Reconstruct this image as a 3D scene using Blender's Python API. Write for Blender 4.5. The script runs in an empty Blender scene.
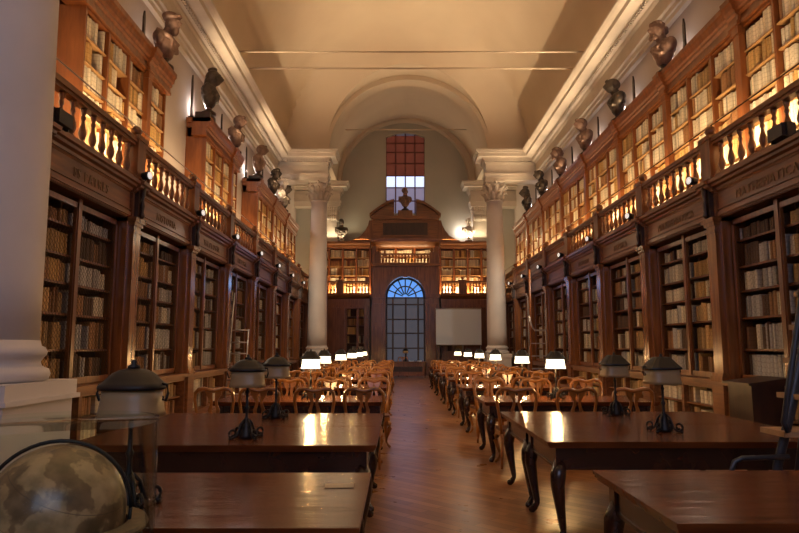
import bpy, bmesh, math, random
from mathutils import Vector, Matrix
random.seed(7)
sc = bpy.context.scene
PI = math.pi
# ------------------------------------------------------------------ camera
F, H, XC = 650.0, 1.5, 0.46
TH = math.atan(80.5 / F); CT, ST = math.cos(TH), math.sin(TH)
cd = bpy.data.cameras.new('camera'); cam = bpy.data.objects.new('camera', cd); sc.collection.objects.link(cam)
cd.sensor_width = 36.0; cd.lens = F / 799 * 36.0; cd.shift_x = 2.5 / 799; cd.clip_start = .05; cd.clip_end = 200
cam.location = (0, 0, H); cam.rotation_euler = (PI / 2 + TH, 0, 0)
sc.camera = cam
# ------------------------------------------------------------------ world, exposure
w = bpy.data.worlds.new('world'); sc.world = w; w.use_nodes = True
w.node_tree.nodes['Background'].inputs[0].default_value = (.25, .45, 1, 1)
w.node_tree.nodes['Background'].inputs[1].default_value = .35
sc.view_settings.view_transform = 'Standard'; sc.view_settings.look = 'None'
sc.view_settings.exposure = 0.12; sc.view_settings.gamma = 1.0; sc.view_settings.use_curve_mapping = False
sc.cycles.use_denoising = True
sc.cycles.max_bounces = 7; sc.cycles.diffuse_bounces = 4; sc.cycles.glossy_bounces = 3; sc.cycles.transparent_max_bounces = 8
sc.cycles.caustics_reflective = False; sc.cycles.caustics_refractive = False; sc.cycles.sample_clamp_indirect = 4.0
# ------------------------------------------------------------------ light levels
P_VAULT = 22.0     # W per metre of cove strip
P_GALL = 21.0       # W per metre of gallery strip
P_BUST = 14.0
P_LAMP = 34.0
P_NEAR = 100.0      # cool daylight from the window behind the camera
P_BACK = 85.0
P_SPOT = 125.0     # each little gallery spotlight
WARM = (1.0, .70, .40); WARM2 = (1.0, .66, .34); PINK = (1.0, .84, .74)

def area(name, loc, size, energy, color, aim, size_y=None, spread=PI):
    l = bpy.data.lights.new(name, 'AREA'); l.energy = energy; l.color = color
    l.shape = 'RECTANGLE'; l.size = size; l.size_y = size_y or size; l.spread = spread
    o = bpy.data.objects.new(name, l); sc.collection.objects.link(o); o.location = loc
    d = Vector(aim)
    o.rotation_euler = d.to_track_quat('-Z', 'Y').to_euler()
    return o
def area_y(name, loc, width, length, energy, color, aim, spread=PI):
    """long strip running along Y, emitting towards aim (in the XZ plane)"""
    o = area(name, loc, width, energy, color, aim, length, spread)
    z = -Vector(aim).normalized(); y = Vector((0, 1, 0)); x = y.cross(z).normalized()
    o.rotation_euler = Matrix((x, y, z)).transposed().to_euler()
    return o
def point(name, loc, energy, color, r=.04):
    l = bpy.data.lights.new(name, 'POINT'); l.energy = energy; l.color = color; l.shadow_soft_size = r
    o = bpy.data.objects.new(name, l); sc.collection.objects.link(o); o.location = loc
    return o
# strips lying on top of the upper bookcases (light the vault) and on the gallery floor (light the books)
for s, seg in ((-1, [(-1.0, 8.8), (10.3, 13.4), (17.5, 19.75), (20.4, 20.6), (23.8, 26.1), (26.7, 27.6), (28.2, 29.0)]), (1, [(-1.0, 8.8), (9.0, 10.7), (11.2, 13.75), (14.4, 16.9), (17.5, 20.0), (20.6, 23.15), (23.8, 26.3), (26.9, 29.3)])):
    for a, b in seg:
        area_y('cove_strip_light', (XC + s * 5.50, (a + b) / 2, 7.68), .06, b - a, P_VAULT * (b - a), WARM, (-s * .42, 0, 1), 1.45)
    area_y('gallery_strip_light', (XC + s * 5.13, 20.5, 4.96), .05, 28, P_GALL * 28, WARM2, (s * 1.0, 0, .30))
area('rear_daylight', (XC, -4.2, 5.5), 6, P_NEAR, (.62, .70, 1), (0, 1, -.25), 5)
for xa, xb in ((XC - 4.6, -1.5), (2.4, XC + 4.6)): area('end_gallery_light', ((xa + xb) / 2, 35.3, 4.4), xb - xa, 110, WARM2, (0, .5, 1), .05)
area('balcony_light', (.45, 34.85, 6.0), 2.6, 45, WARM2, (0, .6, 1), .05)
for xa, xb in ((XC - 4.4, -1.6), (2.5, XC + 4.4)): area('bay_lamp_light', ((xa + xb) / 2, 35.22, 7.36), xb - xa, P_BACK, (1, .78, .48), (0, -.5, 1), .06)
area('fanlight_glow', (.45, 34.9, 5.0), 1.6, 10, (.3, .55, 1), (0, -1, -.3), .6)

# ------------------------------------------------------------------ materials
def mat(name, base, rough=.5, metal=0.0, **kw):
    m = bpy.data.materials.new(name); m.use_nodes = True
    b = m.node_tree.nodes['Principled BSDF']
    b.inputs['Base Color'].default_value = (*base, 1); b.inputs['Roughness'].default_value = rough; b.inputs['Metallic'].default_value = metal
    for k, v in kw.items(): b.inputs[k.replace('_', ' ')].default_value = v
    return m
def nodes(m): return m.node_tree.nodes, m.node_tree.links, m.node_tree.nodes['Principled BSDF']
def ramp(ns, a, b, p0=.3, p1=.7):
    r = ns.new('ShaderNodeValToRGB'); r.color_ramp.elements[0].position = p0; r.color_ramp.elements[1].position = p1
    r.color_ramp.elements[0].color = (*a, 1); r.color_ramp.elements[1].color = (*b, 1); return r
def noisy(name, a, b, rough=.5, scale=(3, 3, 3), detail=4, metal=0, bump=0.0, coat=0.0, p0=.3, p1=.7):
    m = mat(name, a, rough, metal); ns, ls, p = nodes(m)
    tc = ns.new('ShaderNodeNewGeometry'); mp = ns.new('ShaderNodeMapping'); mp.inputs['Scale'].default_value = scale
    no = ns.new('ShaderNodeTexNoise'); no.inputs['Scale'].default_value = 1; no.inputs['Detail'].default_value = detail
    r = ramp(ns, a, b, p0, p1)
    ls.new(tc.outputs['Position'], mp.inputs[0]); ls.new(mp.outputs[0], no.inputs['Vector']); ls.new(no.outputs[0], r.inputs[0]); ls.new(r.outputs[0], p.inputs['Base Color'])
    if bump:
        bp = ns.new('ShaderNodeBump'); bp.inputs['Strength'].default_value = bump; bp.inputs['Distance'].default_value = .02
        ls.new(no.outputs[0], bp.inputs['Height']); ls.new(bp.outputs[0], p.inputs['Normal'])
    if coat: p.inputs['Coat Weight'].default_value = coat; p.inputs['Coat Roughness'].default_value = .15
    return m
M = {}
M['wood'] = noisy('walnut_upright', (.105, .036, .011), (.235, .085, .026), .30, (14, 14, 1.3), 5, coat=.25)
M['pilaster'] = noisy('polished_pilaster', (.15, .055, .016), (.30, .115, .034), .22, (14, 14, 1.3), 5, coat=.6)
M['wood_y'] = noisy('walnut_long', (.115, .041, .012), (.25, .095, .030), .38, (14, 1.3, 14), 5, coat=.15)
M['wood_x'] = noisy('walnut_cross', (.115, .041, .012), (.25, .095, .030), .38, (1.3, 14, 14), 5, coat=.15)
M['wood_up'] = noisy('cherry_upper', (.17, .052, .014), (.30, .10, .028), .35, (10, 10, 1.5), 5, coat=.2)
M['wood_dark'] = noisy('ebonised', (.022, .010, .006), (.05, .020, .010), .35, (8, 8, 2), 4)
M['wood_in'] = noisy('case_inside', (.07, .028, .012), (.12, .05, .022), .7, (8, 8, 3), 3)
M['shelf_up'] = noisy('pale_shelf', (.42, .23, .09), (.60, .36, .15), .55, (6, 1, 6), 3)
M['chair'] = noisy('chair_wood', (.24, .085, .016), (.44, .175, .034), .30, (9, 9, 9), 3, coat=.3)
M['seat'] = noisy('seat_leather', (.10, .035, .015), (.16, .06, .025), .45, (9, 9, 9), 3)
M['table'] = noisy('table_mahogany', (.085, .023, .006), (.170, .052, .013), .20, (1.5, 9, 9), 6, coat=.06, bump=.25)
M['table'].node_tree.nodes['Principled BSDF'].inputs['Specular IOR Level'].default_value = .22
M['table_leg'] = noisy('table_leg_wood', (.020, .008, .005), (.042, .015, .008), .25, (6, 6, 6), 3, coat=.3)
M['plaster'] = noisy('grey_plaster', (.48, .42, .39), (.54, .48, .44), .85, (.7, .7, .7), 4, bump=.05)
M['vault'] = noisy('vault_plaster', (.60, .50, .38), (.66, .56, .43), .85, (.5, .5, .5), 4, bump=.05)
M['tymp'] = noisy('tympanum_plaster', (.42, .42, .36), (.48, .47, .41), .85, (.6, .6, .6), 4)
M['stone'] = noisy('cream_stucco', (.56, .50, .42), (.64, .57, .49), .6, (2, 2, 2), 5, bump=.05)
M['column'] = noisy('column_stucco', (.66, .62, .59), (.74, .70, .66), .55, (1.5, 1.5, 1.5), 5)
M['terra'] = noisy('terracotta_bust', (.15, .085, .06), (.26, .16, .12), .6, (8, 8, 8), 3)
M['bronze'] = noisy('dark_bronze', (.045, .035, .028), (.10, .075, .055), .45, (8, 8, 8), 3, metal=.3)
M['marble'] = noisy('pale_marble', (.55, .50, .45), (.70, .65, .60), .5, (6, 6, 6), 3)
M['iron'] = mat('black_iron', (.010, .009, .009), .45, .15)
M['steel'] = mat('painted_steel', (.05, .055, .065), .35, .5)
M['alu'] = mat('pale_metal', (.45, .42, .40), .35, .8)
M['tread'] = noisy('tread_wood', (.35, .20, .09), (.50, .30, .15), .5, (2, 12, 12), 3)
M['brass'] = mat('old_brass', (.45, .30, .12), .35, .9)
M['gilt'] = mat('faded_gilt', (.20, .11, .045), .5, .3)
M['black'] = mat('black_plastic', (.012, .012, .014), .4)
M['wire'] = mat('door_wire', (.05, .04, .035), .4, .7)
M['paper'] = mat('notice_paper', (.34, .26, .15), .4)
M['screen'] = mat('screen_cloth', (.72, .84, 1.0), .8)
M['glass'] = mat('thin_glass', (.9, .9, .9), .02)
def clear_glass(name, amount=.9, tint=(1, 1, 1)):
    m = bpy.data.materials.new(name); m.use_nodes = True; n = m.node_tree.nodes; l = m.node_tree.links
    n.remove(n['Principled BSDF']); out = n['Material Output']
    t = n.new('ShaderNodeBsdfTransparent'); t.inputs[0].default_value = (*[amount * c for c in tint], 1)
    g = n.new('ShaderNodeBsdfGlossy'); g.inputs['Roughness'].default_value = .03
    fr = n.new('ShaderNodeLayerWeight'); fr.inputs[0].default_value = .06
    mx = n.new('ShaderNodeMixShader'); k_ = n.new('ShaderNodeMath'); k_.operation = 'MULTIPLY'; k_.inputs[1].default_value = .6; l.new(fr.outputs['Fresnel'], k_.inputs[0]); l.new(k_.outputs[0], mx.inputs[0]); l.new(t.outputs[0], mx.inputs[1]); l.new(g.outputs[0], mx.inputs[2]); l.new(mx.outputs[0], out.inputs[0])
    return m
M['glass'] = clear_glass('display_glass', .985, (.97, 1, .98))
M['doorglass'] = mat('dusk_glass', (.10, .12, .18), .12)
def emit(name, col, st, base=(.8, .8, .8)):
    m = mat(name, base, .5); p = m.node_tree.nodes['Principled BSDF']
    p.inputs['Emission Color'].default_value = (*col, 1); p.inputs['Emission Strength'].default_value = st; return m
M['shade_lit'] = emit('lit_glass_shade', (1, .80, .50), 3.2)
M['shade'] = mat('frosted_shade', (.52, .37, .18), .35, 0, Transmission_Weight=.35)
M['pane_day'] = emit('daylit_pane', (.60, .70, 1.0), 1.3, (.3, .3, .35))
M['pane_dim'] = emit('dim_blue_pane', (.28, .26, .42), .55, (.3, .3, .35))
M['blind'] = emit('red_blind', (.22, .05, .03), .28, (.16, .05, .035))
M['fan'] = emit('fanlight_pane', (.12, .34, .85), .95, (.1, .1, .2))
M['door_pane'] = emit('door_pane', (.11, .115, .15), .40, (.06, .06, .075))
M['lens'] = emit('spot_lens', (1, .92, .85), .6)
M['strip'] = emit('strip_diffuser', (1, .75, .45), 2.0)
M['rear'] = emit('rear_window_pane', (.5, .6, 1), .8)
# floor: herringbone-like strips of waxed wood
m = mat('parquet', (.3, .15, .07), .22); ns, ls, p = nodes(m)
tc = ns.new('ShaderNodeNewGeometry'); mp = ns.new('ShaderNodeMapping'); mp.inputs['Rotation'].default_value = (0, 0, PI / 4)
bk = ns.new('ShaderNodeTexBrick'); bk.inputs['Color1'].default_value = (.25, .105, .038, 1); bk.inputs['Color2'].default_value = (.42, .20, .080, 1)
bk.inputs['Mortar'].default_value = (.14, .06, .025, 1); bk.inputs['Scale'].default_value = 1.0; bk.inputs['Mortar Size'].default_value = .004
bk.inputs['Brick Width'].default_value = .6; bk.inputs['Row Height'].default_value = .11
no = ns.new('ShaderNodeTexNoise'); no.inputs['Scale'].default_value = 2.5; no.inputs['Detail'].default_value = 5
rr = ns.new('ShaderNodeMapRange'); rr.inputs['To Min'].default_value = .22; rr.inputs['To Max'].default_value = .38
ls.new(tc.outputs['Position'], mp.inputs[0]); ls.new(mp.outputs[0], bk.inputs['Vector']); ls.new(bk.outputs['Color'], p.inputs['Base Color'])
ls.new(tc.outputs['Position'], no.inputs['Vector']); ls.new(no.outputs[0], rr.inputs['Value']); ls.new(rr.outputs[0], p.inputs['Roughness'])
bp = ns.new('ShaderNodeBump'); bp.inputs['Strength'].default_value = .05; bp.inputs['Distance'].default_value = .01
ls.new(no.outputs[0], bp.inputs['Height']); ls.new(bp.outputs[0], p.inputs['Normal'])
M['floor'] = m
# globe: aged map with darker lands
m = mat('globe_map', (.3, .22, .12), .35, 0, Coat_Weight=.4); ns, ls, p = nodes(m)
tc = ns.new('ShaderNodeTexCoord'); no = ns.new('ShaderNodeTexNoise'); no.inputs['Scale'].default_value = 11; no.inputs['Detail'].default_value = 9
r = ramp(ns, (.44, .30, .15), (.22, .135, .065), .50, .54)
n2 = ns.new('ShaderNodeTexNoise'); n2.inputs['Scale'].default_value = 18; n2.inputs['Detail'].default_value = 8
r2 = ramp(ns, (.55, .55, .5), (1, 1, 1), .35, .6)
mx = ns.new('ShaderNodeMix'); mx.data_type = 'RGBA'; mx.blend_type = 'MULTIPLY'; mx.inputs[0].default_value = 1
ls.new(tc.outputs['Object'], no.inputs['Vector']); ls.new(tc.outputs['Object'], n2.inputs['Vector']); ls.new(no.outputs[0], r.inputs[0]); ls.new(n2.outputs[0], r2.inputs[0])
ls.new(r.outputs[0], mx.inputs[6]); ls.new(r2.outputs[0], mx.inputs[7]); sx_ = ns.new('ShaderNodeSeparateXYZ'); ls.new(tc.outputs['Object'], sx_.inputs[0])
ab = ns.new('ShaderNodeMath'); ab.operation = 'PINGPONG'; ab.inputs[1].default_value = .05; ls.new(sx_.outputs[2], ab.inputs[0])
lt = ns.new('ShaderNodeMath'); lt.operation = 'LESS_THAN'; lt.inputs[1].default_value = .0012; ls.new(ab.outputs[0], lt.inputs[0])
ms_ = ns.new('ShaderNodeMath'); ms_.operation = 'MULTIPLY'; ms_.inputs[1].default_value = .6; ls.new(lt.outputs[0], ms_.inputs[0])
m3 = ns.new('ShaderNodeMix'); m3.data_type = 'RGBA'; m3.inputs[7].default_value = (.08, .05, .03, 1)
ls.new(ms_.outputs[0], m3.inputs[0]); ls.new(mx.outputs[2], m3.inputs[6]); ls.new(m3.outputs[2], p.inputs['Base Color'])
M['globe'] = m
# books
def book_mat(name, c, v=.35):
    m = mat(name, c, .6); ns, ls, p = nodes(m)
    g = ns.new('ShaderNodeNewGeometry'); oi = ns.new('ShaderNodeObjectInfo')
    add = ns.new('ShaderNodeMath'); add.operation = 'ADD'; ls.new(g.outputs['Random Per Island'], add.inputs[0]); ls.new(oi.outputs['Random'], add.inputs[1])
    fr = ns.new('ShaderNodeMath'); fr.operation = 'FRACT'; ls.new(add.outputs[0], fr.inputs[0])
    r = ramp(ns, tuple(x * (1 - v) for x in c), tuple(min(1, x * (1 + v)) for x in c), 0, 1); ls.new(fr.outputs[0], r.inputs[0])
    sep = ns.new('ShaderNodeSeparateXYZ'); ls.new(g.outputs['Position'], sep.inputs[0])
    mu = ns.new('ShaderNodeMath'); mu.operation = 'MULTIPLY_ADD'; mu.inputs[1].default_value = 13.0; ls.new(sep.outputs[2], mu.inputs[0]); ls.new(fr.outputs[0], mu.inputs[2])
    f2 = ns.new('ShaderNodeMath'); f2.operation = 'FRACT'; ls.new(mu.outputs[0], f2.inputs[0])
    r2 = ramp(ns, (.45, .40, .34), (1, 1, 1), .13, .22); ls.new(f2.outputs[0], r2.inputs[0])
    mx = ns.new('ShaderNodeMix'); mx.data_type = 'RGBA'; mx.blend_type = 'MULTIPLY'; mx.inputs[0].default_value = .35
    ls.new(r.outputs[0], mx.inputs[6]); ls.new(r2.outputs[0], mx.inputs[7]); ls.new(mx.outputs[2], p.inputs['Base Color'])
    return m
BK = [('cream vellum', (.74, .64, .46)), ('pale parchment', (.62, .55, .42)), ('golden tan', (.52, .32, .11)), ('brown leather', (.30, .15, .06)),
      ('dark brown', (.09, .045, .025)), ('reflection-grey', (.42, .40, .38)), ('ochre', (.46, .29, .12)), ('reddish brown', (.20, .06, .04))]
BM = [book_mat('book_' + n.replace(' ', '_').replace('-', '_'), c) for n, c in BK]

# ------------------------------------------------------------------ mesh builder
class MB:
    def __init__(s): s.v = []; s.f = []; s.m = []; s.ms = []; s.sm = []
    def _mi(s, m):
        if m not in s.ms: s.ms.append(m)
        return s.ms.index(m)
    def add(s, vs, fs, m=None, smooth=False):
        o = len(s.v); s.v += [tuple(p) for p in vs]
        mi = s._mi(m) if m else 0
        for f in fs: s.f.append(tuple(i + o for i in f)); s.m.append(mi); s.sm.append(smooth)
        return s
    def box(s, x0, x1, y0, y1, z0, z1, m=None):
        x0, x1 = min(x0, x1), max(x0, x1); y0, y1 = min(y0, y1), max(y0, y1); z0, z1 = min(z0, z1), max(z0, z1)
        return s.add([(x0, y0, z0), (x1, y0, z0), (x1, y1, z0), (x0, y1, z0), (x0, y0, z1), (x1, y0, z1), (x1, y1, z1), (x0, y1, z1)],
                     [(0, 3, 2, 1), (4, 5, 6, 7), (0, 1, 5, 4), (1, 2, 6, 5), (2, 3, 7, 6), (3, 0, 4, 7)], m)
    def lathe(s, prof, c=(0, 0, 0), n=16, m=None, axis='z', sq=False):
        """prof: list of (r, h)"""
        vs = []; fs = []
        for r, h in prof:
            for i in range(n):
                a = 2 * PI * i / n + (PI / 4 if sq else 0)
                rr = r * (math.sqrt(2) if sq else 1)
                x, y = rr * math.cos(a), rr * math.sin(a)
                p = (x, y, h) if axis == 'z' else ((h, x, y) if axis == 'x' else (x, h, y))
                vs.append((p[0] + c[0], p[1] + c[1], p[2] + c[2]))
        for j in range(len(prof) - 1):
            for i in range(n):
                k = (i + 1) % n; fs.append((j * n + i, j * n + k, (j + 1) * n + k, (j + 1) * n + i))
        fs.append(tuple(reversed(range(n)))); fs.append(tuple((len(prof) - 1) * n + i for i in range(n)))
        return s.add(vs, fs, m, n > 4)
    def tube(s, pts, r, n=6, m=None, flat=1.0):
        pts = [Vector(p) for p in pts]; rs = r if isinstance(r, (list, tuple)) else [r] * len(pts)
        vs = []; fs = []; up = None
        for i, p in enumerate(pts):
            d = (pts[min(i + 1, len(pts) - 1)] - pts[max(i - 1, 0)])
            d = d.normalized() if d.length > 1e-9 else Vector((0, 0, 1))
            if up is None:
                up = Vector((0, 0, 1)) if abs(d.z) < .9 else Vector((0, 1, 0))
            a = d.cross(up)
            if a.length < 1e-6: a = d.orthogonal()
            a.normalize(); b = d.cross(a).normalized(); up = -b if False else up
            for k in range(n):
                t = 2 * PI * k / n
                vs.append(p + a * math.cos(t) * rs[i] + b * math.sin(t) * rs[i] * flat)
        for j in range(len(pts) - 1):
            for i in range(n):
                k = (i + 1) % n; fs.append((j * n + i, j * n + k, (j + 1) * n + k, (j + 1) * n + i))
        fs.append(tuple(reversed(range(n)))); fs.append(tuple((len(pts) - 1) * n + i for i in range(n)))
        return s.add(vs, fs, m, n > 4)
    def prism(s, poly, fn, d0, d1, m=None):
        """poly: 2D outline; fn(a,b,d)->xyz"""
        n = len(poly)
        vs = [fn(a, b, d0) for a, b in poly] + [fn(a, b, d1) for a, b in poly]
        fs = [tuple(range(n)), tuple(range(2 * n - 1, n - 1, -1))] + [(i, (i + 1) % n, n + (i + 1) % n, n + i) for i in range(n)]
        return s.add(vs, fs, m)
    def build(s, name, m=None, parent=None, origin=None, label=None):
        me = bpy.data.meshes.new(name)
        off = Vector(origin) if origin is not None else (Vector(parent_loc(parent)) if parent else Vector((0, 0, 0)))
        me.from_pydata([Vector(p) - off for p in s.v], [], s.f)
        bm = bmesh.new(); bm.from_mesh(me); bmesh.ops.recalc_face_normals(bm, faces=bm.faces); bm.to_mesh(me); bm.free()
        if s.ms and s.ms[0] is not None and not isinstance(s.ms[0], str): mats = s.ms
        elif s.ms: mats = [M[k] for k in s.ms]
        else: mats = [M[m] if isinstance(m, str) else m]
        for x in mats: me.materials.append(x)
        for i, p in enumerate(me.polygons): p.material_index = s.m[i]; p.use_smooth = s.sm[i]
        o = bpy.data.objects.new(name, me); sc.collection.objects.link(o)
        if parent: o.parent = parent
        elif origin is not None: o.location = off
        if label: o['label'] = label
        return o
def parent_loc(p):
    v = Vector((0, 0, 0))
    while p: v += p.location; p = p.parent
    return v
def thing(name, label, cat, loc=(0, 0, 0), group=None):
    o = bpy.data.objects.new(name, None); o.empty_display_size = .1; sc.collection.objects.link(o); o.location = loc
    o['label'] = label; o['category'] = cat
    if group: o['group'] = group
    return o
def tag(o, label, cat, group=None):
    o['label'] = label; o['category'] = cat
    if group: o['group'] = group
    return o
def dup(root, loc, rotz=0.0, label=None, group=None):
    r = root.copy(); sc.collection.objects.link(r); r.location = loc; r.rotation_euler = (0, 0, rotz)
    if label: r['label'] = label
    if group: r['group'] = group
    def kids(src, dst):
        for ch in list(src.children):
            c = ch.copy(); sc.collection.objects.link(c); c.parent = dst; kids(ch, c)
    kids(root, r)
    return r
def struct(mb, name, m):
    o = mb.build(name, m); o['kind'] = 'structure'; return o
def U(s): return lambda u: XC + s * u          # distance from the hall's axis -> X
def proj(X, Y, Z):
    h = Z - H; d = Y * CT + h * ST
    return 397 + F * X / d, 266.5 - F * (h * CT - Y * ST) / d, d
def smooth_by_angle(o, ang=.6):
    me = o.data
    for p in me.polygons: p.use_smooth = True
    bm = bmesh.new(); bm.from_mesh(me)
    for e in bm.edges:
        if len(e.link_faces) == 2 and e.calc_face_angle(0) > ang: e.smooth = False
    bm.to_mesh(me); bm.free()

SIDE = {-1: 'left', 1: 'right'}
ORD = ['nearest', 'second', 'third', 'fourth', 'fifth', 'sixth', 'seventh', 'eighth', 'ninth']
Y0, BAY = 10.95, 3.13
Yk = lambda k: Y0 + BAY * k
DZ = -.17; ZS = 10.75 + DZ                       # springing of the vault

# ------------------------------------------------------------------ structure
struct(MB().box(-6, 7, -5, 37, -.2, 0), 'floor', 'floor')
for s in (-1, 1):
    u = U(s)
    struct(MB().box(u(6.15), u(6.9), -5, 37, 0, ZS), 'wall_' + SIDE[s], 'plaster')
# back wall (tympanum) with a window opening, and with the big glass door below
WX0, WX1, WZ0, WZ1 = -.63, 1.58, 9.0, 13.45
DX = .45
b = MB(); YB = 36.1
b.box(-6.5, WX0, YB, YB + .6, 0, 15.5); b.box(WX1, 7.5, YB, YB + .6, 0, 15.5)
b.box(WX0, WX1, YB, YB + .6, 0, WZ0); b.box(WX0, WX1, YB, YB + .6, WZ1 + .25, 15.5)
b.prism([(WX0, WZ1 + .25), (WX0, WZ1), (WX0 + .5, WZ1 + .18), ((WX0 + WX1) / 2, WZ1 + .25)], lambda a, c, d: (a, d, c), YB, YB + .6)
b.prism([(WX1, WZ1 + .25), (WX1, WZ1), (WX1 - .5, WZ1 + .18), ((WX0 + WX1) / 2, WZ1 + .25)], lambda a, c, d: (a, d, c), YB, YB + .6)
struct(b, 'wall_back', 'tymp')
b = MB(); b.box(-6.5, XC - 3, -5.4, -5, 0, 16); b.box(XC + 3, 7.5, -5.4, -5, 0, 16); b.box(XC - 3, XC + 3, -5.4, -5, 0, 3); b.box(XC - 3, XC + 3, -5.4, -5, 8, 16)
struct(b, 'wall_front', 'plaster')
b = MB(); b.box(XC - 3, XC + 3, -5.3, -5.25, 3, 8); struct(b, 'window_2', 'rear')
# vault: masonry block with the hall and the far bay cut out of it
def profile_solid(xs_fn, name):
    pass
HW, VR, YE0, YE1 = 5.8, 5.35, 25.3, 29.75
def grid_solid():
    me = bpy.data.meshes.new('void'); vs = []; fs = []
    ys = [-4.9, 5, 15, 20, YE0] + [YE0 + (YE1 - YE0) * math.sin(PI / 2 * i / 18) for i in range(1, 18)] + [YE1 - .001]
    NA = 40
    for y in ys:
        if y <= YE0: kx = kz = 1.0
        else:
            q = math.sqrt(max(1e-4, 1 - ((y - YE0) / (YE1 - YE0)) ** 2)); kx = kz = q
        lim = VR * kz
        for i in range(NA + 1):
            a = PI * i / NA
            x = HW * math.cos(a); z = VR * math.sin(a)
            z = min(z, lim) if True else z
            # smooth union of side profile and end profile
            z = -0.25 * math.log(math.exp(-VR * math.sin(a) / .25) + math.exp(-lim / .25)) if kz < 1 else VR * math.sin(a)
            z = max(z, 0.0)
            vs.append((XC + x, y, ZS + z))
        vs.append((XC - HW, y, ZS - .6)); vs.append((XC + HW, y, ZS - .6))
    W = NA + 3
    for j in range(len(ys) - 1):
        for i in range(W):
            k = (i + 1) % W; fs.append((j * W + i, j * W + k, (j + 1) * W + k, (j + 1) * W + i))
    fs.append(tuple(range(W))); fs.append(tuple((len(ys) - 1) * W + i for i in range(W - 1, -1, -1)))
    me.from_pydata(vs, [], fs); bm = bmesh.new(); bm.from_mesh(me); bmesh.ops.recalc_face_normals(bm, faces=bm.faces); bm.to_mesh(me); bm.free()
    o = bpy.data.objects.new('void', me); sc.collection.objects.link(o); return o
def arch_solid(cx, hw, rise, y0, y1):
    b = MB(); N = 48
    poly = [(cx + hw, ZS - .6)] + [(cx + hw * math.cos(PI * i / N), ZS + .2 + rise * math.sin(PI * i / N)) for i in range(N + 1)] + [(cx - hw, ZS - .6)]
    b.prism(poly, lambda a, c, d: (a, d, c), y0, y1)
    return b.build('void', 'vault')
ceil = MB().box(-6.6, 7.6, -5.2, 36.1, ZS, 17.2).build('ceiling', 'vault')
cut = [grid_solid(), arch_solid(.53, 3.85, 3.62, 26, 35.55), arch_solid(.46, 3.58, 3.50, 35.4, 37)]
for c in cut:
    md = ceil.modifiers.new('b', 'BOOLEAN'); md.operation = 'DIFFERENCE'; md.solver = 'EXACT'; md.object = c
bpy.context.view_layer.update()
dg = bpy.context.evaluated_depsgraph_get()
me = bpy.data.meshes.new_from_object(ceil.evaluated_get(dg))
ceil.modifiers.clear(); ceil.data = me
for c in cut: bpy.data.objects.remove(c)
smooth_by_angle(ceil, .5); ceil['kind'] = 'structure'
# rib line of the far bay barrel
b = MB()
for cx, hw, rise, y0, y1, t in ((.53, 3.86, 3.63, 29.7, 30.5, .14),):
    N = 40
    poly = [(cx + hw * math.cos(PI * i / N), ZS + .2 + rise * math.sin(PI * i / N)) for i in range(N + 1)]
    poly += [(cx + (hw - t) * math.cos(PI * i / N), ZS + .1 + (rise - t) * math.sin(PI * i / N)) for i in range(N, -1, -1)]
    b.prism(poly, lambda a, c, d: (a, d, c), y0, y1)
struct(b, 'trim_arch', 'vault')
# wall entablatures (architrave, frieze, cornice) along both sides
PROF = [(6.2, 9.36), (6.03, 9.36), (6.03, 9.48), (5.99, 9.5), (5.99, 9.62), (5.94, 9.66), (5.94, 9.72), (6.02, 9.74), (6.02, 10.16), (5.97, 10.2), (5.95, 10.26), (5.86, 10.28),
        (5.86, 10.38), (5.78, 10.42), (5.52, 10.46), (5.50, 10.58), (5.46, 10.6), (5.40, 10.64), (5.34, 10.70), (5.33, 10.76), (6.2, 10.76)]
for s in (-1, 1):
    u = U(s); b = MB()
    b.prism(PROF, lambda a, c, d: (u(a), d, c + DZ), -4.9, 29.6)
    y = 9.0
    while y < 29.5:
        b.box(u(5.80), u(5.88), y, y + .07, 10.29 + DZ, 10.37 + DZ); y += .13
    struct(b, 'trim_cornice_' + SIDE[s], 'stone')
# entablature blocks over the far columns, and those of the back pilasters
def ent_block(u, y0, y1, x_in, name):
    b = MB()
    def lv(o, z0, z1): b.box(u(x_in - o), u(6.2), y0 - o, y1 + o * .3, z0 + DZ, z1 + DZ)
    lv(0, 9.40, 9.52); lv(.03, 9.52, 9.64); lv(.07, 9.64, 9.72); lv(0, 9.72, 10.16); lv(.05, 10.16, 10.26); lv(.10, 10.30, 10.38)
    lv(.16, 10.38, 10.44); lv(.40, 10.44, 10.6); lv(.46, 10.6, 10.68); lv(.50, 10.68, 10.76)
    k = x_in - .08
    while k < 5.6:
        b.box(u(k), u(k + .07), y0 - .14, y0, 10.27 + DZ, 10.38 + DZ); k += .13
    yy = y0
    while yy < y1 - .05:
        b.box(u(x_in - .14), u(x_in), yy, yy + .07, 10.27 + DZ, 10.38 + DZ); yy += .13
    return struct(b, name, 'stone')
for s in (-1, 1):
    u = U(s)
    ent_block(u, 29.6, 30.45, 3.70, 'trim_block_' + SIDE[s])
    ent_block(u, 35.3, 36.2, 3.62, 'trim_back_block_' + SIDE[s])
    b = MB(); b.box(u(3.75), u(4.6), 35.5, 36.2, 6.9, 8.5); b.box(u(3.68), u(4.65), 35.42, 36.2, 9.05, 9.24)
    for i in range(7):
        for j in range(3):
            b.lathe([(.02, 0), (.09, .1), (.07, .2), (.1, .27), (.03, .32)], (u(3.82 + i * .12), 35.44, 8.45 + j * .26), 8)
    b.box(u(3.72), u(4.6), 35.46, 36.2, 8.42, 9.25)
    struct(b, 'trim_back_pilaster_' + SIDE[s], 'stone')

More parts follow.
